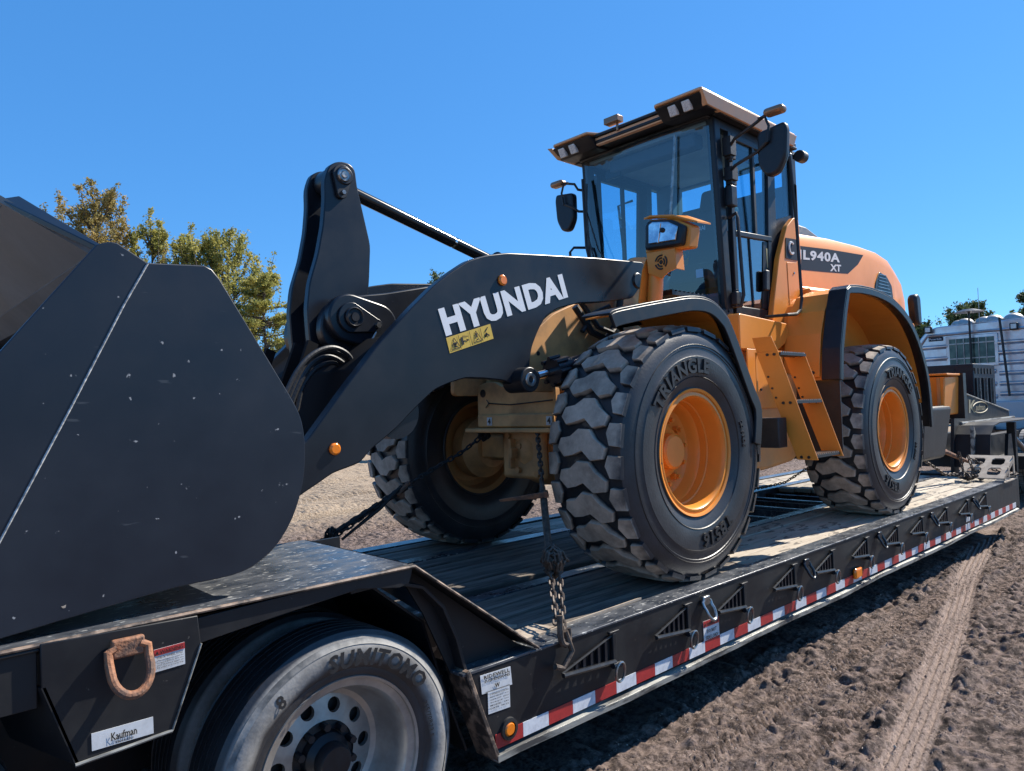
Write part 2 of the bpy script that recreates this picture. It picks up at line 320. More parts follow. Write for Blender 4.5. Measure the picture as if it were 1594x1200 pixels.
def ground_mat():
    m = bpy.data.materials.new('dirt'); m.use_nodes = True; t = m.node_tree; N = t.nodes; L = t.links; b = N['Principled BSDF']; b.inputs['Roughness'].default_value = .95
    b.inputs['Specular IOR Level'].default_value = .15
    tc = N.new('ShaderNodeTexCoord'); 
    def noise(s, d=8, r=.65):
        n = N.new('ShaderNodeTexNoise'); L.new(tc.outputs['Object'], n.inputs[0]); n.inputs['Scale'].default_value = s; n.inputs['Detail'].default_value = d; n.inputs['Roughness'].default_value = r; return n.outputs[0]
    def ramp(x, a, b_):
        n = N.new('ShaderNodeMapRange'); L.new(x, n.inputs[0]); n.inputs[1].default_value = a; n.inputs[2].default_value = b_; return n.outputs[0]
    def mix(f, a, c):
        n = N.new('ShaderNodeMix'); n.data_type = 'RGBA'; L.new(f, n.inputs[0])
        for i, q in ((6, a), (7, c)):
            if isinstance(q, tuple): n.inputs[i].default_value = (*q, 1)
            else: L.new(q, n.inputs[i])
        return n.outputs[2]
    dark = mix(ramp(noise(14), .44, .58), (.040, .030, .026), (.25, .185, .155))
    dark = mix(ramp(noise(2.2), .40, .62), dark, mix(ramp(noise(45), .4, .6), (.055, .040, .034), (.29, .22, .185)))
    dark = mix(ramp(noise(70, 3), .66, .72), dark, (.42, .33, .26))
    at_ = N.new('ShaderNodeAttribute'); at_.attribute_name = 'track'; tf = N.new('ShaderNodeMath'); tf.operation = 'MULTIPLY'; tf.inputs[1].default_value = .7; L.new(at_.outputs['Fac'], tf.inputs[0]); dark = mix(tf.outputs[0], dark, mix(ramp(noise(38), .36, .5), (.13, .10, .088), (.36, .28, .24)))
    light = mix(ramp(noise(1.2), .4, .62), (.31, .235, .165), (.15, .112, .08)); light = mix(ramp(noise(22), .42, .6), light, (.40, .315, .23))
    sp = N.new('ShaderNodeSeparateXYZ'); L.new(tc.outputs['Object'], sp.inputs[0])
    L.new(mix(ramp(sp.outputs[1], 5.6, 7.6), dark, light), b.inputs['Base Color'])
    bp = N.new('ShaderNodeBump'); bp.inputs['Strength'].default_value = .9; bp.inputs['Distance'].default_value = .02; L.new(noise(60, 10, .75), bp.inputs['Height']); L.new(bp.outputs[0], b.inputs['Normal'])
    return m
M['dirt'] = ground_mat(); me.materials.append(M['dirt']); go = bpy.data.objects.new('ground', me); col.objects.link(go); go['kind'] = 'structure'
# scattered grit: clods and wood chips lying on the dirt beside the trailer
g = G(); ch = []
for i in range(13000):
    x = random.uniform(-1.6, 9); y = -1.15-random.random()**1.1*1.9; s = random.uniform(.0018, .005)*(1.8 if random.random() < .04 else 1)
    z = GZ+float(ground_h(np.array([x]), np.array([y]))[0]); a = random.uniform(0, pi)
    e = [random.uniform(.6, 1.4)*s for _ in range(3)]
    if random.random() < .15: e = [s*3.5, s*.6, s*.4]
    P = [(e[0], 0, 0), (0, e[1], 0), (-e[0], 0, 0), (0, -e[1], 0), (0, 0, e[2]*1.1), (0, 0, -e[2])]
    ca, sa = cos(a), sin(a); tl = random.uniform(-.3, .3)
    g.mi = 1 if random.random() < .35 else 0
    g.add([(x+p[0]*ca-p[1]*sa, y+p[0]*sa+p[1]*ca, z+p[2]+s*.3+p[0]*tl) for p in P], [(0, 1, 4), (1, 2, 4), (2, 3, 4), (3, 0, 4), (1, 0, 5), (2, 1, 5), (3, 2, 5), (0, 3, 5)])
o = mk('dirt_clods', g, [mat('clod', (.15, .118, .105), .95), mat('pale_chip', (.44, .35, .28), .9)], kind='stuff')
tag(o, 'small clods of dirt and wood chips scattered beside the trailer', 'clods')

# ================================================================== LOWBOY TRAILER
TY = 1.295
TR = thing('lowboy_trailer', (2, 0, GZ), 'long black lowboy trailer with wooden deck and red and white tape along its side', 'trailer')
N_ = (0, -1, 0)
for s in (-1, 1):
    g = G()
    g.py([(-1.70, -.33), (6.62, -.33), (6.62, -.006), (-1.845, -.006)] if s < 0 else [(-1.9, -.33), (6.62, -.33), (6.62, -.006), (-1.9, -.006)], s*TY, s*(TY-.012))
    rail = mk('side_rail', g, M['trailer'], TR, bevel=.003)
    g = G().box(-1.50 if s < 0 else -2.0, 6.62, *sorted((s*(TY+.006), s*(TY-.125))), -.005, .006); mk('top_flange', g, M['worn'], rail, bevel=.003)
    # bottom rub rail: a slightly wavy flange sticking out
    xs = np.arange(-1.70, 6.63, .12); g = G()
    for i in range(len(xs)-1):
        a, b = xs[i], xs[i+1]; w0 = .015+.003*sin(a*5)+.002*sin(a*13); w1 = .015+.003*sin(b*5)+.002*sin(b*13)
        z0 = -.345+.004*sin(a*3.1); z1 = -.345+.004*sin(b*3.1)
        y0, y1 = s*(TY-.02), s*(TY+w0); y2 = s*(TY+w1)
        g.hexa([(a, y0, z0-.034), (b, y0, z1-.034), (b, y2, z1-.036), (a, y1, z0-.036), (a, y0, z0), (b, y0, z1), (b, y2, z1-.010), (a, y1, z0-.010)])
    mk('rub_rail', g, M['lip'] if s < 0 else M['trailer'], rail)
# inner beams, cross members, planks
STR = ((-.50, -.40), (.60, .72))
for a, b in STR:
    bm_ = mk('main_beam', G().box(-1.9, 6.6, a, b, -.012, 0).box(-1.9, 6.6, (a+b)/2-.008, (a+b)/2+.008, -.34, -.012).box(-1.9, 6.6, a, b, -.352, -.34), M['worn'], TR, bevel=.002)
for x in np.arange(-1.75, 6.6, .30 if False else .60):
    mk('cross_member', G().box(x, x+.055, -TY+.03, TY-.03, -.066, -.058).box(x+.024, x+.031, -TY+.03, TY-.03, -.2, -.066), M['worn'], TR)
for x in (2.52, 3.14, 3.74):
    mk('cross_member', G().box(x, x+.05, -.40, .60, -.045, -.037).box(x+.02, x+.03, -.40, .60, -.2, -.045), M['worn'], TR)
def plank_row(y0, y1, x0, x1, m, ends=()):
    x = x0; L_ = random.uniform(1.8, 3)
    while x < x1-.01:
        e = min(x1, x+L_); 
        if x1-e < .5: e = x1
        n = max(2, int((e-x)/.25)); g = G(); vs = []
        xs = np.linspace(x+.004, e-.004, n+1); wob = [random.uniform(-.003, .003) for _ in xs]; dz = random.uniform(-.006, .004)
        for k, xx in enumerate(xs):
            a = y0+.007+wob[k]; b = y1-.007+wob[k]*.5; z = -.004+dz+random.uniform(-.0015, .0015)
            vs += [(xx, a, z-.045), (xx, b, z-.045), (xx, b, z), (xx, a, z)]
        fs = [(0, 1, 2, 3), tuple(range(n*4, n*4+4))[::-1]]
        for k in range(n): fs += [(k*4+j, k*4+(j+1) % 4, (k+1)*4+(j+1) % 4, (k+1)*4+j) for j in range(4)]
        g.add(vs, fs); mk('deck_plank', g, m, TR, bevel=.004, seg=1); x = e; L_ = random.uniform(1.8, 3.2)
def rows(y0, y1, n): 
    e = np.linspace(y0, y1, n+1); return list(zip(e[:-1], e[1:]))
for a, b in rows(-1.168, -.505, 4):
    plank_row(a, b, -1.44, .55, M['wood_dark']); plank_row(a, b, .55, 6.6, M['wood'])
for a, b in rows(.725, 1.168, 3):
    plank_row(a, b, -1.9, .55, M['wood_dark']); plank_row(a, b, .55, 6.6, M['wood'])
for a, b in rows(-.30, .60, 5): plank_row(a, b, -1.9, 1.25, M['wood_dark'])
for a, b in rows(-.395, .595, 5): plank_row(a, b, 4.45, 6.6, M['wood'])
# weathered wood slivers at the near rail end
for (x0, x1, y0, y1) in ((-1.42, -1.2, -1.19, -1.06), (-1.30, -.55, -1.172, -1.155), (-1.45, -1.3, -1.02, -.96)):
    mk('wood_sliver', G().pz([(x0, y0), (x1, y0+.01), (x1-.04, y1), (x0+.03, y1-.01)], .004, .016), M['tan'], TR)
# reflective tape
x = -1.705; k = 0
while x < 6.5:
    L_ = .152
    mk('tape_strip', G().box(x+.001, x+L_-.001, -TY-.0035, -TY-.001, -.328, -.270), M['tape_red'] if k % 2 == 0 else M['tape_white'], TR); x += L_; k += 1
# swing-out outriggers
def outrigger(x, z=-.02, w=.36):
    g = G(); y = -TY; x1 = x+w
    g.box(x1, x1+.026, y-.022, y-.003, z-.17, z-.01)                       # hinge post
    g.box(x1-.02, x1+.05, y-.022, y-.004, z-.012, z+.0)
    o = mk('outrigger', g, M['trailer'], TR, bevel=.003)
    mk('arm_bar', G().tube([(x+.01, y-.03, z-.105), (x1+.005, y-.026, z-.137)], .011, 6), M['plastic'], o)
    mk('arm_bar', G().tube([(x+.01, y-.022, z-.098), (x1+.005, y-.012, z-.02)], .0055, 6), M['trailer'], o)
    for q in range(5):
        t = .28+.14*q; xx = x+w*t; g = G().box(xx, xx+.016, y-.020, y-.004, z-.100-.032*t+.002, z-.100+.075*t); mk('web_slat', g, M['black'], o)
    mk('hook_plate', G().cyl((x1-.02, y-.032, z-.15), (x1+.035, y-.032, z-.155), .014, 8), M['black'], o)
    r = G(); c = np.array([x1+.022, y-.042, z-.185]); r.tube([c+np.array([.032*sin(t), -.004*cos(t), .045*cos(t)]) for t in np.linspace(0, 2*pi, 17)[:-1]], .0065, 6, closed=True)
    mk('ring', r, M['steel'], o, smooth=True); return o
for u_, v_, w_ in ((965, 1030, .36), (1080, 980, .30), (1167, 945, .30), (1245, 913, .30), (1304, 888, .30), (1357, 864, .30), (1404, 846, .30), (1442, 826, .32), (1480, 812, .32), (1512, 797, .32), (1540, 786, .32)):
    outrigger(at(u_, v_, y=-TY-.04)[0]-w_-.022, z=-.03, w=w_)
# D-rings
def d_ring(c, w, h, r, m, parent, tilt=.25):
    g = G().box(c[0]-w*.42, c[0]+w*.42, c[1]-.024, c[1]-.002, c[2]-.03, c[2]+.02)
    o = mk('ring_bracket', g, m, parent, bevel=.006)
    P = []
    for t in np.linspace(0, pi, 13): P.append((c[0]+w*.5*cos(t), c[1]-.03-h*.22*(.4+sin(t)), c[2]-h*.45-h*.5*sin(t)))
    P = [(c[0]+w*.3, c[1]-.016, c[2]), (c[0]+w*.5, c[1]-.018, c[2]-.01), (c[0]+w*.5, c[1]-.026, c[2]-h*.3)]+P+[(c[0]-w*.5, c[1]-.026, c[2]-h*.3), (c[0]-w*.5, c[1]-.018, c[2]-.01), (c[0]-w*.3, c[1]-.016, c[2])]
    mk('ring', G().tube(P, r, 10), m, o, smooth=True); return o
for u_, v_ in ((1100, 940), (1256, 880), (1370, 838), (1452, 812), (1517, 787)): d_ring((at(u_, v_, y=-TY-.02)[0], -TY-.002, -.045), .075, .105, .009, M['black'] if u_ > 1200 else M['steel'], TR)
# marker lamps
def lamp_round(c, r, parent, housing=None, name='marker_lamp', n=(0, -1, 0)):
    c = np.array(c, float); n = np.array(n, float)
    o = mk(name, G().lathe([(.001, -.012), (r*.72, -.012), (r, -.004), (r, .004)], c, 24), M['amber'], parent, smooth=True)
    if housing: mk('lamp_housing', G().lathe([(r, -.010), (r*1.45, -.008), (r*1.5, .004), (r, .004)], c, 24), M['rubber'], o, smooth=True)
    return o
lamp_round((-1.632, -TY-.004, -.268), .030, TR, True)
g = G().box(1.78, 1.90, -TY-.030, -TY-.002, -.300, -.225); mk('marker_lamp', g, M['amber'], TR, bevel=.012)
# end of deck
mk('front_bulkhead', G().box(6.62, 6.70, -TY, TY, -.36, .02), M['trailer'], TR, bevel=.004)
# stickers on the side
def sticker(o, r, u, n, rows_, parent, head=None, m='sticker', hm='red', name='sticker'):
    g = G(); quad(g, o, r, u, n, .0015, .0015); s = mk(name, g, M[m], parent)
    gi = G()
    if head:
        ho, hr, hu = sub(o, r, u, 0, .72, 1, 1); gh = quad(G(), ho, hr, hu, n, .003, .001); mk('header_band', gh, M[hm], s)
        to, tr_, tu = sub(o, r, u, .18, .77, .94, .93); text_quad(head, to, tr_, tu, n, .02, off=.0045, g=gi)
        t0, t1, t2 = sub(o, r, u, .04, .77, .15, .94); gi.add([t0+np.array(n)*.0045, t0+t1+np.array(n)*.0045, t0+t1*.5+t2+np.array(n)*.0045], [(0, 1, 2)])
    for (txt, a, b, c, d, bo) in rows_:
        to, tr_, tu = sub(o, r, u, a, b, c, d); text_quad(txt, to, tr_, tu, n, bo, off=.0045, g=gi, res=1)
    mk('print', gi, M['ink'], s); return s
def pxq(o, r, u, y):
    a = at(*o, y=y); return a, at(*r, y=y)-a, at(*u, y=y)-a
S_ = -TY-.001
sticker(*pxq((1096, 1002), (1120, 992), (1094, 968), S_), N_, [('DO NOT', .2, .42, .8, .6, .015), ('SIDE LOAD!', .1, .14, .9, .32, .015)], TR, 'WARNING', name='warning_sticker')
sticker(*pxq((750, 1081), (797, 1065), (747, 1052), S_), N_, [('RIDEWELL', .1, .75, .95, .95, .02), ('SUSPENSIONS', .1, .55, .95, .72, .02), ('W', .42, .14, .58, .38, .03), ('______________', .1, .04, .9, .07, 0)], TR, name='suspension_sticker')
sticker(*pxq((760, 1112), (794, 1100), (759, 1078), S_), N_, [('SUSPENSION CODE NO.', .06, .84, .94, .93, .01)]+[('%s  %s' % (a, b), .08, .72-.13*i, .92, .79-.13*i, .005) for i, (a, b) in enumerate((('RIDE HEIGHT', '9.00'), ('CAPACITY', '25000'), ('TORQUE', '500'), ('MODEL', '240'), ('DATE', '08 22')))], TR, name='data_sticker')
g = quad(G(), *pxq((1531, 778), (1537, 776), (1530, 760), S_), N_, .0015, .0015)
g = G().box(4.55, 4.68, S_-.003, S_-.001, -.25, -.17); ws = mk('warning_sticker', g, M['sticker'], TR); mk('header_band', G().box(4.55, 4.68, S_-.005, S_-.0035, -.19, -.17), M['red'], ws)

# raised rear section over the wheels
FZ = .462
for s in (-1, 1):
    g = G(); xs = np.linspace(-4.9, -2.075, 20); ys = np.linspace(-TY-.01, -.46, 6)
    y0, y1 = sorted((s*(TY+.012), s*.46))
    g.box(-5.0, -2.075, y0, y1, FZ-.010, FZ)
    pl = mk('wheel_cover_plate', g, M['worn'], TR, bevel=.003)
    # slope plate down to the deck
    g = G(); g.hexa([(-2.075, y0, FZ-.012), (-1.462, y0, .012), (-1.462, y1, .012), (-2.075, y1, FZ-.012), (-2.070, y0, FZ), (-1.452, y0, .016), (-1.452, y1, .016), (-2.070, y1, FZ)])
    mk('slope_plate', g, M['trailer'], pl)
    g = G(); yy = s*(TY+.012); t_ = s*.012
    g.tube([(-4.9, yy, FZ-.003), (-2.075, yy, FZ-.003), (-1.456, yy, .012)], .006, 6); mk('worn_edge', g, M['edge'], pl)
    # triangular side plate set back under the slope
    g = G().py([(-2.10, FZ-.02), (-2.06, FZ-.02), (-1.47, .0), (-1.86, .0), (-1.98, .25)], s*(TY-.075), s*(TY-.085)); mk('side_gusset', g, M['trailer'], pl)
    g = G().box(-1.86, -1.47, *sorted((s*(TY-.075), s*(TY+.003))), -.004, .008); mk('ledge', g, M['worn'], pl, bevel=.002)
    # fascia under the plate edge
    yf = s*(TY+.004)
    fo = xz([(308, 962), (640, 878), (644, 877), (637, 908), (622, 915), (560, 917), (430, 960), (310, 1002)], -TY-.004)
    mk('fascia', G().py(fo, yf, yf-s*.012), M['trailer'], pl, bevel=.002)
    # curved mud flange behind the trailer wheel
    prof = xz([(560, 917), (622, 914), (660, 935), (692, 975), (712, 1030), (735, 1100), (768, 1178), (785, 1195)], -TY)
    prof = [(-2.32, .40), (-2.16, .405), (-2.02, .36), (-1.93, .27), (-1.87, .14), (-1.83, .0), (-1.76, -.18), (-1.69, -.36)]
    g = G().band(prof, .014, *sorted((s*(TY-.02), s*(TY-.13)))); mk('mud_flange', g, M['edge'] if False else M['trailer'], pl, bevel=.002)
    g = G().band([(-1.845, .01), (-1.775, -.18), (-1.695, -.385)], .018, *sorted((s*(TY+.010), s*(TY-.13)))); mk('end_flange', g, M['edge'], pl, bevel=.003)
    g = G().band([(-4.2, .40), (-2.2, .40), (-1.95, .2), (-1.85, -.1), (-1.75, -.36)], .01, *sorted((s*(TY-.13), s*.46))); mk('wheel_housing', g, M['trailer'], pl)
    mk('inner_wall', G().box(-5, -1.90, *sorted((s*.45, s*.47)), -.3, .45), M['trailer'], pl)
    # bracket panel between the two wheels
    po = xz([(62, 1003), (308, 958), (313, 1001), (268, 1137), (117, 1191), (64, 1072)], -TY-.02)
    bp_ = mk('bracket_panel', G().py(po, s*(TY+.02), s*(TY+.008)), M['trailer'], pl, bevel=.003)
    e = [(p[0], s*(TY+.022), p[1]) for p in po]; mk('weld_edge', G().tube(e[3:5], .005, 6).tube(e[2:4], .003, 6), M['lip'], bp_)
    fl = [(po[0][0], po[0][1]), (po[5][0], po[5][1]), (po[4][0], po[4][1])]
    g = G().hexa([(fl[2][0], s*(TY+.02), fl[2][1]), (fl[2][0]+.01, s*(TY+.02), fl[2][1]), (fl[2][0]-.08, s*(TY-.25), fl[2][1]+.02), (fl[2][0]-.10, s*(TY-.25), fl[2][1]+.02),
                  (fl[1][0], s*(TY+.02), fl[1][1]), (fl[1][0]+.01, s*(TY+.02), fl[1][1]), (fl[1][0]-.08, s*(TY-.25), fl[1][1]), (fl[1][0]-.10, s*(TY-.25), fl[1][1])])
    mk('return_plate', g, M['trailer'], bp_)
    g = G().box(-4.2, po[0][0]-.004, *sorted((s*(TY+.004), s*(TY-.01))), .30, .445); g.tube([(-4.2, s*(TY+.008), .447), (po[0][0], s*(TY+.008), .447)], .006, 6)
    mk('rear_fascia', g, M['trailer'], pl, bevel=.002)
    if s < 0:
        big = d_ring((at(198, 1003, y=-TY-.03)[0], -TY-.022, at(198, 1003, y=-TY-.03)[2]), .098, .125, .0115, M['rust'], bp_)
        sticker(*pxq((240, 1047), (288, 1033), (239, 1012), -TY-.021), N_, [('CHECK WHEEL LUGS', .08, .56, .92, .66, .01)]+[(t, .08, .44-.105*i, .94, .52-.105*i, .006) for i, t in enumerate(('Wheel lug nuts must be', 'torqued before first use', 'and checked again at', '50 miles and each trip'))], bp_, 'WARNING', name='warning_sticker')
        sticker(*pxq((143, 1169), (239, 1141), (142, 1142), -TY-.021), N_, [('Kaufman', .30, .28, .72, .75, .02), ('TRAILERS', .36, .08, .66, .2, .01)], bp_, m='sticker', name='maker_plate')
# centre frame between the wheels
mk('rear_frame', G().box(-5, -1.9, -.45, .45, -.30, .12).box(-2.0, -1.88, -1.2, 1.2, -.3, -.01), M['trailer'], TR, bevel=.01)

# trailer wheels
def trailer_wheel():
    c = (-2.345, -1.15, -.19); w = mk('wheel', G().cyl((c[0], c[1]+.05, c[2]), (c[0], c[1]+.5, c[2]), .06, 16), M['trailer'], TR, origin=c)
    R0 = .300
    tp = [(.292, -.085), (.310, -.100), (.322, -.105), (.335, -.104), (.36, -.120), (.385, -.126), (.405, -.126), (.420, -.120), (.432, -.112), (.437, -.111), (.445, -.104), (.452, -.098), (.460, -.092)]
    for k in range(5):
        y = -.085+.034*k; tp += [(.462, y), (.462, y+.026), (.452, y+.027), (.452, y+.033)]
    tp += [(.462, .09), (.445, .105), (.40, .126), (.34, .11), (.292, .085)]
    ty = mk('tyre', G().lathe(tp, c, 96), M['tyre2'], w, smooth=True, origin=c)
    ty2 = inst(ty, w, (c[0], c[1]+.33, c[2])); 
    # polished worn band round the sidewall
    g = G().lathe([(.418, -.1235), (.432, -.1145), (.436, -.1135)], c, 96); mk('scuffed_band', g, M['scuff'], w, smooth=True, origin=c)
    rp = [(.292, -.070), (.296, -.098), (.305, -.102), (.307, -.098), (.302, -.09), (.290, -.086), (.270, -.082), (.262, -.07), (.256, -.03), (.243, .035), (.225, .062), (.205, .070)]
    rim = mk('rim', G().lathe(rp, c, 96), M['alu'], w, smooth=True, origin=c)
    # disc with hand holes
    g = G(); nh = 10; r1, r2, hr = .120, .206, .026; rm = .168
    def yy(r): return .070+(.206-r)*-.25
    for k in range(nh):
        a0 = 2*pi*k/nh; m_ = 16; hole = []; out = []
        for j in range(m_):
            t = 2*pi*j/m_; hx, hy = rm+hr*cos(t), hr*sin(t); hole.append((hx*cos(a0)-hy*sin(a0), hx*sin(a0)+hy*cos(a0)))
            da = pi/nh; cx, cy = cos(t), sin(t); sc_ = 1/max(abs(cx), abs(cy)); ux, uy = cx*sc_, cy*sc_
            rr = (r1+r2)/2+ux*(r2-r1)/2; aa = a0+uy*da; out.append((rr*cos(aa), rr*sin(aa)))
        P = [(c[0]+p[0], c[1]+yy(math.hypot(*p)), c[2]+p[1]) for p in hole]+[(c[0]+p[0], c[1]+yy(math.hypot(*p)), c[2]+p[1]) for p in out]+[(c[0]+p[0], c[1]+yy(math.hypot(*p))+.02, c[2]+p[1]) for p in hole]
        g.add(P, [(j, (j+1) % m_, m_+(j+1) % m_, m_+j) for j in range(m_)]+[(j, 2*m_+j, 2*m_+(j+1) % m_, (j+1) % m_) for j in range(m_)])
    mk('disc', g, M['alu'], w, origin=c)
    mk('hub', G().lathe([(.001, -.045), (.055, -.045), (.062, -.035), (.064, .0), (.085, .02), (.09, .05), (.119, .055), (.121, .05)], c, 40), M['plastic'], w, smooth=True, origin=c)  # hub and lug nuts blackened: shade of the deep dish is in the colour
    nut = None
    for k in range(10):
        a = 2*pi*(k+.5)/10; p = (c[0]+.105*cos(a), c[1]+.035, c[2]+.105*sin(a))
        if nut is None: nut = mk('lug_nut', G().cyl((p[0], p[1]+.02, p[2]), (p[0], p[1]-.025, p[2]), .014, 6), M['plastic'], w)
        else: inst(nut, w, p)
    mk('inner_shadow_drum', G().lathe([(.001, .10), (.20, .10), (.24, .09)], c, 40), M['ink'], w, origin=c)  # black disc stands in for the shade behind the hand holes
    # raised lettering
    def ring_text(s, r, ang, h, y, bold=.02, flip=False):
        v, f = text_geo(s, bold, .12, 1.12, 2); lo, hi = v.min(0), v.max(0); sc_ = h/(hi[1]-lo[1]); Wd = (hi[0]-lo[0])*sc_; P = []
        for p in v:
            a = ang-((p[0]-lo[0])*sc_-Wd/2)/r; q = r+(p[1]-lo[1])*sc_-h/2; P.append((c[0]+q*cos(a), c[1]+y-.0, c[2]+q*sin(a)))
        n = len(P); g = G().add(P+[(p[0], p[1]+.006, p[2]) for p in P], f); 
        return g
    mk('lettering', ring_text('SUMITOMO', .376, radians(67), .060, -.1290, .035), M['rubber'], w, origin=c)
    mk('lettering', ring_text('255/70R22.5', .352, radians(12), .018, -.122, .01), M['rubber'], w, origin=c)
    mk('lettering', ring_text('TUBELESS', .36, radians(180), .018, -.122, .01), M['rubber'], w, origin=c)
    mk('emblem', ring_text('8', .383, radians(128), .045, -.1275, .03), M['rubber'], w, origin=c)
    return w
M['scuff'] = mat('scuffed_sidewall', (.30, .29, .27), .55, c2=(.08, .08, .078), nscale=7, nlo=.42, nhi=.62, bump=.1, bscale=50)
tw = trailer_wheel()
def copy_part(o, parent, world, rot=None):
    c = inst(o, parent, world, rot)
    for ch_ in list(o.children):
        k = ch_.copy(); col.objects.link(k); k.parent = c; k.location = ch_.location
    return c
copy_part(tw, TR, (-3.66, -1.15, -.19))
for x in (-2.345, -3.66): copy_part(tw, TR, (x, 1.15, -.19), (0, 0, pi))

# gooseneck at the front of the deck
g = G().py([(6.70, .15), (6.86, 1.02), (7.0, 1.06), (9.5, .74), (9.56, .61), (7.2, .62), (6.9, .3), (6.9, -.3), (6.70, -.3)], -.62, -.58)
gn = mk('gooseneck', g, M['trailer'], TR, bevel=.004)
g = G().py([(6.70, .15), (6.86, 1.02), (7.0, 1.06), (9.5, .74), (9.56, .61), (7.2, .62), (6.9, .3), (6.9, -.3), (6.70, -.3)], .58, .62).box(7.0, 9.5, -.58, .58, .64, .70); mk('gooseneck', g, M['trailer'], TR, bevel=.004)
g = G().tube([(7.0, -.62, 1.062), (9.5, -.62, .742)], .012, 6).tube([(7.05, -.63, .64), (9.6, -.66, .64)], .02, 6); mk('worn_edge', g, M['lip'], gn)
o_, r_, u_ = at(1507, 650, y=-.622), at(1517, 648, y=-.622), at(1506, 622, y=-.622)
g = text_quad('K', at(1508, 643, y=-.622), at(1519, 643, y=-.622)-at(1508, 643, y=-.622), at(1508, 622, y=-.622)-at(1508, 643, y=-.622), N_, .02)
text_quad('aufman', at(1519, 639, y=-.622), at(1533, 638, y=-.622)-at(1519, 639, y=-.622), at(1519, 629, y=-.622)-at(1519, 639, y=-.622), N_, .01, g=g)
c = at(1526, 634, y=-.626); g.tube([c+np.array([.36*cos(t), 0, .075*sin(t)]) for t in np.linspace(0, 2*pi, 33)[:-1]], .007, 4, closed=True)
mk('maker_lettering', g, mat('gold_paint', (.34, .29, .18), .5), gn)
# curved fender and struts of the gooseneck
g = G().band([(6.75, .10), (6.85, .50), (7.0, .60), (7.3, .63), (9.4, .62)], .015, -1.0, -.60); mk('front_fender', g, M['trailer'], TR)
g = G().py([(6.72, .02), (7.25, .02), (6.78, .62)], -.84, -.80); mk('gusset', g, M['lip'], gn)
g = G().py([(8.0, .0), (8.4, .0), (8.3, .45), (8.15, .45)], -.9, -.86).box(8.5, 8.6, -.9, -.8, -.1, .6); mk('gusset', g, M['trailer'], gn)
# air lines at the front
g = G()
for k in range(4):
    g.tube([(8.6+.1*k, -.8, .5-.05*k), (8.9+.1*k, -1.0, .1-.06*k), (9.3, -1.1, .0-.05*k), (9.8, -.9, .2)], .02, 6)
mk('air_hose', g, M['alu'], gn, smooth=True)

# ------------------------------------------------------------------ black power pack on the gooseneck
PB = thing('power_pack_box', (8.3, -.1, .75), 'black steel box with slotted vents on the trailer gooseneck behind the orange box', 'metal box')
mk('housing', G().box(8.0, 9.1, -.56, .55, .74, 1.44), M['black'], PB, bevel=.01)
for k in range(4): mk('vent_slot', G().box(7.992, 7.9985, .30-.24*k-.15, .30-.24*k, 1.34, 1.385), M['ink'], PB)
for k in range(6): mk('vent_slot', G().box(8.06+.16*k, 8.12+.16*k, -.5685, -.562, 1.30, 1.38), M['ink'], PB)
for k in range(6): mk('louver', G().box(8.06+.17*k, 8.08+.17*k, -.580, -.561, .86, 1.24), M['steel'] if k % 2 else M['black'], PB)
# tan step with four openings lying on the deck end
ST = thing('tan_steel_step', (6.2, -.95, .0), 'tan steel step plate with four rounded openings at the far deck end', 'step')
g = G(); a0, a1 = np.array(at(1490, 741, x=6.0)), np.array(at(1564, 746, x=6.0)); a0[2] = a1[2] = max(.01, (a0[2]+a1[2])/2); dn = np.array(at(1515, 708, x=6.42))-a0; dn[1] = -.01
def P2(s, t): return a0+(a1-a0)*s+dn*t
for (s0, s1, t0, t1) in ((0, 1, 0, .13), (0, 1, .46, .58), (0, 1, .88, 1), (0, .14, .13, .46), (.44, .58, .13, .46), (.86, 1, .13, .46), (0, .14, .58, .88), (.44, .58, .58, .88), (.86, 1, .58, .88)):
    g.ext([P2(s0, t0), P2(s1, t0), P2(s1, t1), P2(s0, t1)], (0, 0, -.012))
for s0, s1 in ((.14, .44), (.58, .86)):      # rounded corners of the openings
    for t0, t1 in ((.13, .46), (.58, .88)):
        for (cs, ct, ds, dt) in ((s0, t0, .05, .07), (s1, t0, -.05, .07), (s0, t1, .05, -.07), (s1, t1, -.05, -.07)): g.ext([P2(cs, ct), P2(cs+ds, ct), P2(cs, ct+dt)], (0, 0, -.012))
mk('tread_plate', g, M['tan'], ST)
g = G(); b0 = P2(1, 0); b1 = P2(1, 1)
g.ext([b0, b1, b1-np.array((0, 0, .05)), b0-np.array((0, 0, .02))], (0, .01, 0)); g.ext([b1, b1-np.array((0, 0, .2)), b1-np.array((.05, 0, .2)), b1-np.array((.05, 0, 0))], (0, .01, 0))
g.ext([b0+dn*.5, b0+dn*.5-np.array((0, 0, .11)), b0+dn*.5-np.array((.05, 0, .11)), b0+dn*.5-np.array((.05, 0, 0))], (0, .01, 0)); g.box(b0[0], b0[0]+.45, b0[1], b0[1]+.03, .0, .012)
mk('side_leg', g, M['tan'], ST)

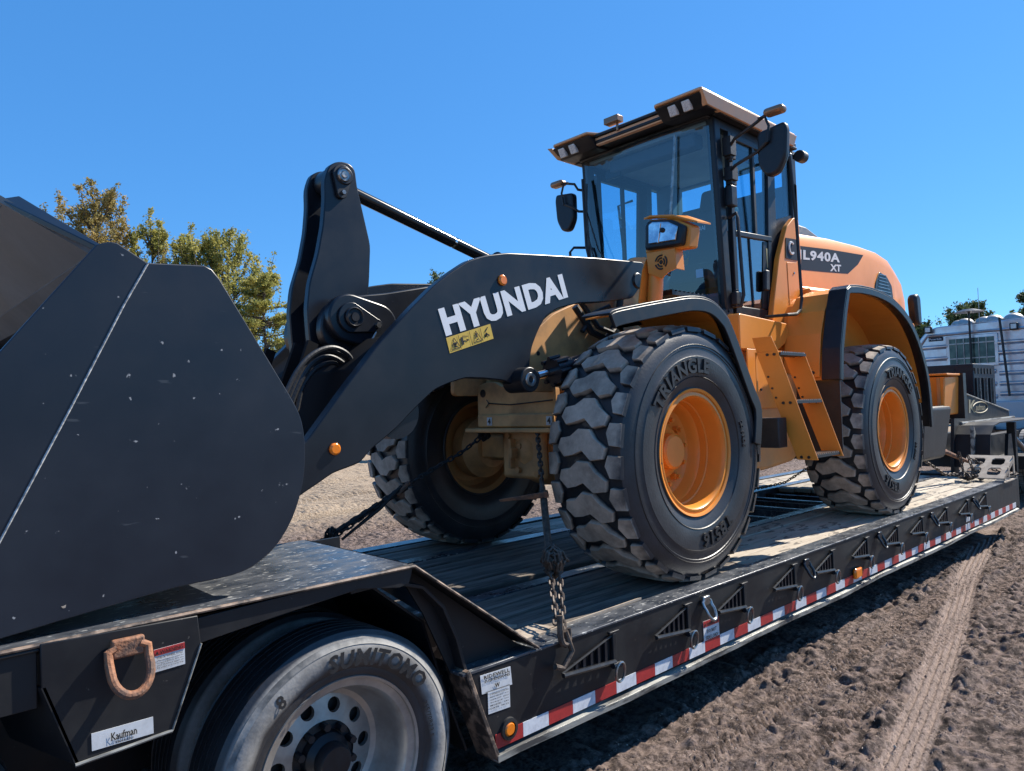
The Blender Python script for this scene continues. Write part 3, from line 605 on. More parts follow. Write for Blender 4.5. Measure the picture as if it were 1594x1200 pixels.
# ================================================================== WHEEL LOADER
LD = thing('wheel_loader', (1.5, 0, 0), 'orange wheel loader with black boom and bucket riding on the trailer deck', 'wheel loader')
Nf = (0, -1, 0)
def loft(g, secs, cap=True):
    n = len(secs[0]); vs = [p for s in secs for p in s]; fs = []
    for i in range(len(secs)-1): fs += [(i*n+k, i*n+k+1, (i+1)*n+k+1, (i+1)*n+k) for k in range(n-1)]+[(i*n+n-1, i*n, (i+1)*n, (i+1)*n+n-1)]
    if cap: fs += [tuple(range(n))[::-1], tuple(range((len(secs)-1)*n, len(secs)*n))]
    return g.add(vs, fs)
def smooth_outline(P, rad=.03, n=4):
    """round the corners of a closed outline"""
    out = []; m = len(P)
    for i in range(m):
        p = np.array(P[i]); a = np.array(P[i-1]); b = np.array(P[(i+1) % m]); da, db = a-p, b-p; la, lb = np.linalg.norm(da), np.linalg.norm(db); r = min(rad, la*.45, lb*.45)
        s, e = p+da/la*r, p+db/lb*r
        for k in range(n+1):
            t = k/n; out.append(tuple((1-t)**2*s+2*t*(1-t)*p+t*t*e))
    return out
def curve2(P, n=4):
    P = [np.array(p, float) for p in P]; Q = []
    for i in range(len(P)-1):
        p0, p1, p2, p3 = P[max(i-1, 0)], P[i], P[i+1], P[min(i+2, len(P)-1)]
        for t in np.linspace(0, 1, n+1)[:-1]: Q.append(tuple(.5*((2*p1)+(-p0+p2)*t+(2*p0-5*p1+4*p2-p3)*t*t+(-p0+3*p1-3*p2+p3)*t**3)))
    return Q+[tuple(P[-1])]
# ---- wheels
HR, WHB = .735, 3.076
def loader_tyre_geo(c):
    tp = [(.345, -.215), (.352, -.232), (.368, -.238), (.375, -.232), (.385, -.236), (.41, -.250), (.45, -.262), (.505, -.268), (.55, -.268), (.556, -.264), (.60, -.262), (.603, -.266), (.635, -.262), (.660, -.255), (.68, -.246), (.698, -.236), (.703, -.21)]
    full = tp+[(.708, -.1), (.710, 0), (.708, .1)]+[(r, -y) for r, y in tp[::-1]]
    g = G().lathe(full, c, 120)
    NP = 27; pitch = 2*pi/NP
    def blk(poly, deep=.704, lift=0):
        n = len(poly); cy = sum(p[0] for p in poly)/n; ct = sum(p[1] for p in poly)/n
        for k in range(NP):
            jt = [(random.uniform(-.003, .003), random.uniform(-.012, .012)) for _ in poly]; top = []; bot = []; base = []
            for (y, t), (jy, j_) in zip(poly, jt):
                y2, t2 = y+jy, t+j_; ro = .747-.9*max(0, abs(y2)-.08)**2+lift
                a = (t2+k)*pitch; ai = (ct+(t2-ct)*.965+k)*pitch; yi = cy+(y2-cy)*.965
                top.append((c[0]+ro*cos(ai), c[1]+yi, c[2]+ro*sin(ai))); rm = ro-.0045
                bot.append((c[0]+rm*cos(a), c[1]+y2, c[2]+rm*sin(a))); rb = deep if abs(y2) < .235 else .696
                ab = (ct+(t2-ct)*1.04+k)*pitch; base.append((c[0]+rb*cos(ab), c[1]+y2*1.01, c[2]+rb*sin(ab)))
            g.add(top+bot+base, [tuple(range(n))]+[(n+i, n+(i+1) % n, (i+1) % n, i) for i in range(n)]+[(2*n+i, 2*n+(i+1) % n, n+(i+1) % n, n+i) for i in range(n)])
    # centre blocks: angular hooks; shoulders: squarish lugs in the gaps
    blk([(-.165, .12), (-.150, .44), (-.075, .50), (-.012, .20), (.050, .34), (.112, .40), (.162, .12), (.140, -.18), (.072, -.24), (.020, -.47), (-.058, -.45), (-.098, -.16)])
    blk([(.180, .26), (.160, .60), (.190, .98), (.248, 1.02), (.252, .28)])
    blk([(-.184, .34), (-.166, .66), (-.190, 1.04), (-.248, 1.08), (-.252, .36)])
    return g
def loader_wheel():
    c = (0, -.940, HR); w = mk('wheel', G().cyl((0, -.90, HR), (0, -.62, HR), .17, 24), M['frame'], LD, origin=c)
    ty = mk('tyre', loader_tyre_geo(c), M['tyre'], w, smooth=True, origin=c)
    rp = [(.345, -.21), (.352, -.236), (.366, -.242), (.369, -.236), (.362, -.228), (.350, -.226), (.338, -.232), (.326, -.232), (.320, -.226), (.314, -.20), (.308, -.12), (.300, -.115), (.298, -.07), (.290, -.06), (.284, -.03), (.268, .0), (.235, .018), (.13, .022)]
    mk('rim', G().lathe(rp, c, 96), M['orange'], w, smooth=True, origin=c)
    mk('rim_back', G().lathe([(.345, .21), (.362, .235), (.352, .23), (.32, .20), (.30, .10), (.262, .07), (.13, .10)], c, 72), M['orange_dull'], w, smooth=True, origin=c)
    mk('hub', G().lathe([(.001, -.095), (.090, -.095), (.104, -.083), (.108, -.04), (.118, -.03), (.150, -.022), (.158, .02)], c, 48), M['orange'], w, smooth=True, origin=c)
    nut = None
    for k in range(12):
        a = 2*pi*(k+.25)/12; p = (c[0]+.200*cos(a), c[1]-.004, c[2]+.200*sin(a))
        if nut is None: nut = mk('wheel_bolt', G().cyl((p[0], p[1]+.03, p[2]), (p[0], p[1]-.012, p[2]), .022, 8).cyl((p[0], p[1]-.012, p[2]), (p[0], p[1]-.035, p[2]), .014, 6), M['orange'], w)
        else: inst(nut, w, p)
    mk('valve', G().cyl((c[0]-.34, c[1]-.2315, c[2]-.04), (c[0]-.34, c[1]-.234, c[2]-.04), .006, 8), M['ink'], w)
    def ring_text(s, r, ang, h, y, bold=.03, sp=1.05):
        v, f = text_geo(s, bold, 0, sp, 3); lo, hi = v.min(0), v.max(0); k_ = h/(hi[1]-lo[1]); Wd = (hi[0]-lo[0])*k_*1.15; P = []
        for p in v:
            a = ang-((p[0]-lo[0])*k_*1.15-Wd/2)/r; q = r+(p[1]-lo[1])*k_-h/2; P.append((c[0]+q*cos(a), c[1]+y, c[2]+q*sin(a)))
        n = len(P); g = G().add(P, f)
        # side walls along the outline
        from collections import Counter
        cnt = Counter(frozenset((t[i], t[(i+1) % len(t)])) for t in f for i in range(len(t)))
        P2_ = [(p[0], p[1]+.012, p[2]) for p in P]; g2 = G().add(P+P2_, list(f)+[(t[i], t[(i+1) % len(t)], n+t[(i+1) % len(t)], n+t[i]) for t in f for i in range(len(t)) if cnt[frozenset((t[i], t[(i+1) % len(t)]))] == 1])
        return g2
    mk('lettering', ring_text('TRIANGLE', .497, radians(113), .084, -.279), M['rubber'], w, origin=c)
    mk('lettering', ring_text('TB516', .497, radians(-74), .080, -.279), M['rubber'], w, origin=c)
    mk('lettering', ring_text('20.5R25', .478, radians(10), .030, -.272, .01), M['rubber'], w, origin=c)
    mk('sidewall_rib', G().lathe([(.615, -.262), (.618, -.269), (.622, -.262)], c, 96).lathe([(.43, -.256), (.434, -.262), (.438, -.258)], c, 96), M['rubber'], w, smooth=True, origin=c)
    return w
lw = loader_wheel()
copy_part(lw, LD, (WHB, -.940, HR), (0, radians(37), 0)); copy_part(lw, LD, (0, .940, HR), (0, radians(20), pi)); copy_part(lw, LD, (WHB, .940, HR), (0, radians(50), pi))

# ---- axles
for x in (0, WHB):
    g = G().cyl((x, -.66, HR), (x, .66, HR), .095, 20); g.box(x-.11, x+.11, -.62, -.30, HR-.07, HR+.09).box(x-.11, x+.11, .30, .62, HR-.07, HR+.09)
    ax = mk('axle', g, M['frame'], LD, bevel=.012)
    mk('differential', G().ball((x, 0, HR), .26, .24, .25, 20, 14).lathe([(.001, -.18), (.2, -.18), (.2, .18), (.001, .18)], (x, 0, HR), 20), M['frame'], ax, smooth=True)
    mk('axle_flange', G().box(x-.24, x-.19, -.19, .22, HR-.19, HR+.17), M['frame'], ax, bevel=.03)
    for s in (-1, 1): mk('hub_cover', G().lathe([(.001, 0), (.15, 0), (.19, s*.06), (.23, s*.09), (.23, s*.2), (.17, s*.26)], (x, s*.58, HR), 32), M['frame'], ax, smooth=True)
    for (yy, zz) in ((.03, HR+.03), (.05, HR-.13), (-.13, HR-.15), (.14, HR+.10)): mk('plug', G().cyl((x-.235, yy, zz), (x-.262, yy, zz), .022, 6), M['orange_dull'], ax)
    mk('brake_bracket', G().box(x-.28, x-.23, .09, .115, HR-.12, HR+.08).box(x-.30, x-.23, .06, .09, HR-.05, HR+.02), M['frame'], ax, bevel=.004)

# ---- front frame
g = G()
FR = mk('front_frame', G().box(-.30, .75, -.30, -.26, .90, 1.34).box(-.30, .75, .26, .30, .90, 1.34), M['frame'], LD, bevel=.006)
mk('nose_plate', G().px(smooth_outline([(.345, .90), (.345, 1.185), (.25, 1.205), (.16, 1.205), (.10, 1.17), (.0, 1.165), (-.10, 1.20), (-.33, 1.20), (-.40, 1.16), (-.40, .90)], .03), -.34, -.30), M['frame'], FR, bevel=.004)
mk('nose_flange', G().box(-.42, -.30, -.45, .40, .862, .892), M['frame'], FR, bevel=.008)
mk('nose_step', G().box(-.37, -.341, -.40, .32, .895, .985), M['frame'], FR, bevel=.012)
mk('eye_hole', G().cyl((-.335, .285, 1.13), (-.3425, .285, 1.13), .028, 20), M['ink'], FR)
for y in (.20, -.36):
    s_ = mk('sticker', G().box(-.3735, -.371, y-.035, y+.015, .91, .965), M['sticker'], FR)
    text_ = text_quad('4', (-.3745, y+.005, .918), (0, -.03, 0), (0, 0, .04), (-1, 0, 0), .03); mk('print', text_, M['ink'], s_)
mk('cord', G().tube([(-.346, .22, 1.06), (-.349, .0, 1.045), (-.346, -.38, 1.065)], .004, 5).tube([(-.347, .22, 1.06), (-.35, .25, 1.03)], .004, 4).tube([(-.347, .22, 1.06), (-.35, .24, 1.085)], .004, 4), M['ink'], FR)
# boom towers (one each side)
tw_o = xz([(823, 610), (823, 540), (836, 512), (862, 488), (905, 468), (960, 440), (985, 400), (1010, 400), (1010, 610)], -.38)
for s in (-1, 1):
    T_ = mk('boom_tower', G().py(smooth_outline(tw_o, .04), s*.38, s*.34), M['frame'], FR, bevel=.004)
    if s < 0:
        for uv in ((838, 550), (905, 470)): p = at(*uv, y=-.382); mk('bolt_hole', G().cyl((p[0], -.3805, p[2]), (p[0], -.383, p[2]), .014, 12), M['ink'], FR)
mk('tower_web', G().box(.05, .09, -.34, .34, 1.0, 1.55).box(-.22, .5, -.34, .34, 1.05, 1.09), M['frame'], FR, bevel=.004)
mk('pipework', G().tube([(-.15, -.42, 1.66), (-.02, -.44, 1.50), (.12, -.44, 1.46), (.28, -.42, 1.58), (.32, -.42, 1.75)], .024, 8).tube([(-.15, -.47, 1.68), (.0, -.48, 1.53), (.14, -.48, 1.50), (.3, -.46, 1.62)], .018, 8).tube([(.35, -.42, 1.5), (.15, -.45, 1.68), (.0, -.44, 1.62), (-.10, -.43, 1.50)], .016, 8), M['rubber'], FR, smooth=True)
# ---- boom
BY = .60
bo = xz([(474, 767), (430, 800), (400, 775), (405, 735), (440, 700), (475, 690), (500, 655), (540, 600), (590, 535), (640, 480), (675, 445), (700, 425), (730, 405), (755, 397), (790, 393), (850, 396), (930, 401), (1003, 408), (1001, 440), (985, 464),
         (940, 470), (900, 472), (868, 480), (850, 492), (838, 514), (828, 540), (824, 570), (830, 592), (822, 606), (806, 601), (784, 592), (755, 589), (725, 588), (700, 596), (676, 607), (645, 637), (620, 664), (597, 684), (576, 701), (563, 719), (547, 726), (519, 736), (494, 754)], -BY)
bo = smooth_outline(bo, .03, 2)
BM = mk('boom', G().cyl((-1.62, -.55, 1.02), (-1.62, .55, 1.02), .13, 24), M['black'], LD)
for s in (-1, 1): mk('boom_arm', G().py(bo, s*BY, s*(BY-.06)), M['black'], BM, bevel=.006)
M['shade_black'] = mat('matt_shade_black', (.006, .006, .007), .85, spec=.15)  # matt black puts the shade behind lever and hoses into the colour
mk('cross_plate', G().py(xz([(515, 690), (545, 575), (610, 520), (640, 560), (600, 640), (545, 700)], -.5), -.54, .54), M['shade_black'], BM, bevel=.01)
for y_ in (-.30, -.16, .16): mk('stiffener', G().py([(-2.18, .78), (-2.12, .80), (-1.90, 1.36), (-1.95, 1.38)], y_-.012, y_+.012), M['shade_black'], BM)
mk('pin_boss', G().cyl((.28, -.61, 1.84), (.28, .61, 1.84), .055, 24), M['black'], BM, bevel=.01)
br = smooth_outline(xz([(499, 515), (502, 488), (515, 470), (540, 461), (600, 456), (700, 440), (720, 500), (650, 600), (575, 640), (560, 560), (525, 545), (506, 535)], -.21), .04, 3)
for s in (-1, 1):
    mk('lever_bracket', G().py(br, s*.21, s*.15), M['black'], BM, bevel=.008)
p = at(545, 495, y=-.24); pc = np.array([p[0], 0, p[2]])
bs = mk('pin', G().cyl((pc[0], -.255, pc[2]), (pc[0], .255, pc[2]), .062, 28), M['black'], BM, bevel=.008)
mk('pin_end', G().lathe([(.001, -.012), (.022, -.012), (.024, -.004), (.040, -.004), (.046, -.012), (.052, -.004), (.052, .004)], (pc[0], -.284, pc[2]), 28), M['plastic'], bs, smooth=True)
kp = xz([(545, 495), (583, 507)], -.25); kk = np.array(kp[1])-np.array(kp[0]); nn = np.array([-kk[1], kk[0]])/np.linalg.norm(kk)
def teardrop(a, b, ra, rb, n=14):
    a, b = np.array(a), np.array(b); d = b-a; an = math.atan2(d[1], d[0]); o = []
    for k in range(n+1): t = an+pi/2+pi*k/n; o.append((a[0]+ra*cos(t), a[1]+ra*sin(t)))
    for k in range(n+1): t = an-pi/2+pi*k/n; o.append((b[0]+rb*cos(t), b[1]+rb*sin(t)))
    return o
mk('keeper_plate', G().py(teardrop(kp[0], kp[1], .078, .035), -.276, -.259), M['black'], BM, bevel=.003)
mk('bracket_boss', G().py(teardrop(kp[0], (kp[1][0]+.02, kp[1][1]), .125, .12), -.259, -.20), M['black'], BM, bevel=.01)
mk('bolt', G().cyl((kp[1][0], -.276, kp[1][1]), (kp[1][0], -.296, kp[1][1]), .016, 6), M['steel'], BM)
mk('grease_pipe', G().tube([(kp[1][0], -.27, kp[1][1]-.03), (kp[1][0]-.04, -.27, kp[1][1]-.09), (kp[1][0]-.06, -.265, kp[1][1]-.13)], .006, 6), M['steel'], BM)
# lamps, lettering and warning decal on the near arm
for (u, v) in ((783, 436), (522, 699)):
    p = at(u, v, y=-BY-.01); L_ = lamp_round((p[0], -BY-.006, p[2]), .030 if u > 700 else .027, BM, name='marker_lamp')
a_, r_, u_ = pxq((694, 524), (884, 463), (681, 481), -BY)
tg = text_quad('HYUNDAI', a_, r_, u_, Nf, .052, 0, .003, 1.10); mk('lettering', tg, M['white'], BM)
a_, r_, u_ = pxq((700, 550), (768, 527), (694, 526), -BY)
dq = mk('warning_decal', quad(G(), a_, r_, u_, Nf, .002, .0015), M['yellow'], BM)
gi = G(); n3 = np.array(Nf)*.0042
def q2(s, t): return a_+r_*s+u_*t+n3
def line2(s0, t0, s1, t1, w_=.008):
    a, b = q2(s0, t0), q2(s1, t1); d = (b-a)/np.linalg.norm(b-a); nrm = np.cross(d, [0, 1, 0])*w_*.5; gi.add([a+nrm, b+nrm, b-nrm, a-nrm], [(0, 1, 2, 3)])
for o1 in (.05, .54):
    line2(o1, .15, o1+.20, .15, .004); line2(o1, .15, o1+.10, .85, .004); line2(o1+.2, .15, o1+.10, .85, .004)
line2(.25, .05, .25, .95, .003); line2(.5, .05, .5, .95, .003); line2(.75, .05, .75, .95, .003)
line2(.11, .48, .19, .48, .012); line2(.15, .48, .13, .25, .010); line2(.14, .35, .18, .22, .008)
line2(.31, .75, .31, .25, .016); line2(.33, .45, .38, .45, .008); line2(.40, .45, .45, .45, .008); line2(.40, .45, .42, .52, .006); line2(.33, .8, .45, .68, .004)
line2(.64, .70, .64, .42, .011); line2(.64, .33, .64, .25, .013)
line2(.82, .30, .87, .52, .012); line2(.86, .45, .92, .28, .009); line2(.82, .28, .86, .38, .008); line2(.84, .6, .92, .85, .006)
mk('print', gi, M['ink'], dq)
# ---- lift cylinders
for s in (-1, 1):
    y = s*.50; e0 = at(822, 591, y=-.66); e1 = at(870, 576, y=-.60); d = (e1-e0); d[1] = 0; d /= np.linalg.norm(d)
    e0 = np.array([e0[0], s*.60, e0[2]]); e1 = e0+d*.24; e2 = e0+d*.42; e3 = e0+d*1.25
    LC = mk('lift_cylinder', G().tube([e1+d*.02, e1+d*.02+d*.13], .075, 20).tube([e1+d*.13, e3], .06, 20), M['black'], LD, smooth=True)
    mk('rod', G().tube([e0, e1+d*.05], .024, 16), M['chrome'], LC, smooth=True)
    mk('rod_eye', G().cyl(e0-np.array([0, .08, 0]), e0+np.array([0, .08, 0]), .070, 24).tube([e0, e0+d*.12], [.06, .04], 16), M['plastic'], LC, bevel=.006)
    mk('eye_ring', G().lathe([(.018, 0), (.022, -.006), (.036, -.006), (.040, 0)], e0-np.array([0, .082, 0]), 24), M['steel'], LC, smooth=True)
    for k in range(8):
        t = 2*pi*k/8; nb = np.cross(d, [0, 1, 0]); c_ = e1+d*.03+nb*.078*cos(t)+np.array([0, .078*sin(t), 0]); mk('gland_bolt', G().tube([c_-d*.02, c_+d*.07], .014, 6), M['plastic'], LC)
# ---- tilt lever (bellcrank)
near_l = [(512, 258), (522, 252), (533, 251), (546, 255), (553, 265), (556, 290), (577, 382), (575, 440), (572, 470), (578, 520), (560, 600), (545, 680), (520, 720), (510, 690), (500, 640), (487, 570), (481, 520), (478, 480), (482, 440), (495, 395), (503, 350), (506, 310), (505, 280)]
nl = smooth_outline(xz(near_l, -.12), .03, 2)
TL = mk('tilt_lever', G().cyl((pc[0], -.145, pc[2]), (pc[0], .145, pc[2]), .10, 28), M['black'], LD, bevel=.008)
for s in (-1, 1): mk('lever_plate', G().py(nl, s*.12, s*.075), M['black'], TL, bevel=.006)
mk('lever_web', G().box(-1.70, -1.55, -.078, .078, 1.66, 1.70).box(-1.78, -1.74, -.078, .078, 1.0, 1.5), M['black'], TL)
tp_ = at(533, 275, y=-.12)
mk('top_pin', G().cyl((tp_[0], -.15, tp_[2]), (tp_[0], .15, tp_[2]), .05, 24), M['black'], TL, bevel=.006)
ka, kb = xz([(534, 273), (533, 300)], -.14); mk('keeper_plate', G().py(teardrop(ka, kb, .058, .030), -.142, -.121), M['plastic'], TL, bevel=.003)
mk('pin_end', G().lathe([(.001, -.008), (.016, -.010), (.020, -.004), (.030, -.004), (.034, -.010), (.038, 0)], (ka[0], -.151, ka[1]), 24), M['steel'], TL, smooth=True)
mk('bolt', G().cyl((kb[0], -.142, kb[1]), (kb[0], -.160, kb[1]), .012, 6), M['steel'], TL)
# lower link to the bucket
lk = teardrop((-1.86, .86), (-2.32, .92), .09, .09); mk('link', G().py(lk, -.07, .07), M['black'], TL, bevel=.01)
# tilt cylinder
c0 = np.array([tp_[0], 0, tp_[2]]); c1 = np.array([-.57, 0, 2.01]); d = (c1-c0)/np.linalg.norm(c1-c0)
TC = mk('tilt_cylinder', G().tube([c0+d*1.22, c0+d*2.1], .075, 24), M['black'], LD, smooth=True)
mk('rod', G().tube([c0+d*.10, c0+d*1.25], .033, 20), M['chrome'], TC, smooth=True)
mk('rod_sleeve', G().tube([c0+d*.10, c0+d*.86], .036, 20).tube([c0+d*.88, c0+d*1.2], .036, 20), mat('polished_black_tube', (.035, .033, .032), .16, metal=.5), TC, smooth=True)
mk('rod_eye', G().cyl(c0-np.array([0, .07, 0]), c0+np.array([0, .07, 0]), .07, 24), M['black'], TC, bevel=.006)
# hoses beside the lever
g = G()
for k, (pts, yk) in enumerate(([[(437, 655), (455, 605), (478, 562), (505, 546), (532, 552), (549, 572), (556, 600)], -.40], [[(443, 668), (460, 612), (483, 570), (508, 555), (530, 562), (545, 580), (550, 606)], -.37], [[(449, 672), (455, 630), (459, 588), (478, 560), (500, 546)], -.33], [[(431, 650), (445, 612), (466, 572), (492, 548), (520, 541), (545, 556), (553, 590)], -.43], [[(455, 678), (462, 640), (472, 600), (495, 572), (524, 566), (540, 590)], -.35], [[(440, 668), (446, 640), (452, 604), (462, 580)], -.30])):
    P = [at(u, v, y=yk+.01*i) for i, (u, v) in enumerate(pts)]
    Q = []
    for i in range(len(P)-1):
        p0, p1, p2, p3 = P[max(i-1, 0)], P[i], P[i+1], P[min(i+2, len(P)-1)]
        for t in np.linspace(0, 1, 6)[:-1]: Q.append(.5*((2*p1)+(-p0+p2)*t+(2*p0-5*p1+4*p2-p3)*t*t+(-p0+3*p1-3*p2+p3)*t**3))
    g = G().tube(Q, .012, 8); mk('hydraulic_hose', g, M['rubber'], BM, smooth=True)
# ---- bucket
BW = 1.25
def bxz(pts): return xz(pts, -BW)
top = bxz([(150, 381), (160, 378), (172, 376), (183, 378), (230, 409)])
back = bxz([(230, 409), (318, 413), (330, 419), (342, 434), (430, 580), (455, 622), (468, 650), (474, 680), (475, 720), (470, 760), (455, 808), (430, 850), (400, 878), (372, 892), (340, 901), (270, 916), (130, 956), (0, 995)])
lipx = (-3.87, .435)
back = back[:4]+curve2(back[4:], 3)
side = top[:-1]+back+[lipx]
BK = mk('bucket', G().cyl((-2.42, -.62, .60), (-2.42, .62, .60), .07, 20), M['bucket'], LD)
def inset(P, d_):  # towards the centroid-ish interior
    c_ = np.array([-2.95, .98]); return [tuple(np.array(p)+(c_-np.array(p))/np.linalg.norm(c_-np.array(p))*d_) for p in P]
for s in (-1, 1): mk('side_plate', G().py(side, s*BW, s*(BW-.025)), M['bucket'], BK, bevel=.003)
shell = inset(back, .02); gd = (-3.235-top[0][0], 1.665-top[0][1]); shell = [(top[0][0]-gd[0]*.05, top[0][1]-gd[1]*.05), (top[0][0]-gd[0]*.40, top[0][1]-gd[1]*.40)]+shell[1:]+[(-3.86, .46)]
g = G().band(shell[::-1], .02, -BW+.024, BW-.024); mk('shell', g, M['bucket_in'], BK)
# spill guard, higher in the middle
A0 = np.array([top[0][0], top[0][1]]); A1 = np.array([-3.255, 1.700])
for off, m_, nm in ((0, M['bucket_in'], 'spill_guard'),):
    B0 = A0-(A1-A0)*.30; pts = [(B0[0], -BW+.026, B0[1]), (B0[0], BW-.026, B0[1]), (A1[0], .86, A1[1]), (A1[0], -.86, A1[1])]
    mk(nm, G().ext(pts, (.012, 0, .016)), m_, BK)
e1_ = [(A0[0]+.012, -BW+.03, A0[1]+.002), (A1[0]+.01, -.865, A1[1]+.003), (A1[0]+.01, .865, A1[1]+.003), (A0[0]+.012, BW-.03, A0[1]+.002)]
g = G()
for a, b in zip(e1_[:-1], e1_[1:]):
    a, b = np.array(a), np.array(b); da, db = (np.array([(.012 if abs(q[1]) > 1.2 else .05), 0, (.004 if abs(q[1]) > 1.2 else .018)]) for q in (a, b)); dz = np.array([.004, 0, -.020])
    g.hexa([a+dz, b+dz, b+db+dz, a+da+dz, a, b, b+db, a+da])
mk('guard_flange', g, M['bucket'], BK, bevel=.002)
mk('cutting_edge', G().py([(-3.84, .43), (-4.0, .44), (-3.84, .47)], -BW-.01, BW+.01), M['worn'], BK)
ws = bxz([(230, 410), (193, 474), (110, 635), (0, 842), (-120, 1060)]); mk('weld_seam', G().tube([(p[0], -BW-.001, p[1]) for p in ws], .0032, 6), mat('weld_seam_paint', (.20, .21, .22), .5, c2=(.60, .60, .58), nscale=70), BK)
for y in (-.5, -.15, .15, .5): mk('hinge_rib', G().py(teardrop((-2.30, .62), (-2.55, 1.05), .09, .10), y-.02, y+.02), M['bucket'], BK)
mk('chip', G().add([at(95, 944, y=-BW-.001), at(98, 947, y=-BW-.001), at(102, 946, y=-BW-.001), at(103, 941, y=-BW-.001), at(99, 943, y=-BW-.001)], [(0, 1, 2, 3, 4)]), M['tan'], BK)

# ---- front fenders
for s in (-1, 1):
    pr_ = [(-.70, 1.475), (-.25, 1.56), (-.02, 1.595), (.14, 1.585), (.26, 1.54), (.36, 1.45), (.60, 1.06), (.64, .95), (.63, .86)]
    y0, y1 = sorted((s*.62, s*1.14)); FD = mk('front_fender', G().band(curve2(pr_[2:]), .008, y0, y1).band(pr_[:3], .008, *sorted((s*.98, s*1.14))), M['orange'], LD)
    trim = [(-.79, 1.47), (-.70, 1.50), (-.25, 1.585), (-.02, 1.618), (.15, 1.61), (.28, 1.555), (.38, 1.46), (.60, 1.11), (.69, .96), (.66, .74)]
    trim = curve2(trim); y0, y1 = sorted((s*1.03, s*1.22)); mk('fender_trim', G().band(trim, .012, y0, y1), M['plastic'], FD, bevel=.003)
    y0, y1 = sorted((s*1.205, s*1.225)); mk('trim_lip', G().band([(p[0], p[1]-.0) for p in trim][::-1], .075, y0, y1), M['plastic'], FD, bevel=.004)
    mk('fender_skirt', G().py([(-.02, 1.50), (-.02, 1.58), (.14, 1.57), (.27, 1.52), (.60, 1.05), (.80, 1.05), (.80, 1.62), (.0, 1.62)], s*.645, s*.630), M['orange_dull'], FD)
    y0, y1 = sorted((s*.9, s*1.20)); mk('mud_flap', G().box(.66, .675, y0, y1, .68, .95), M['rubber'], FD)
    y0, y1 = sorted((s*1.0, s*1.2)); mk('step_block', G().box(.95, 1.07, y0, y1, .70, .90), M['rubber'], FD, bevel=.006)
    ft = G()
    for k in range(7): ft.box(.50, .58, *sorted((s*(.70+.05*k), s*(.72+.05*k))), 1.60, 1.66)

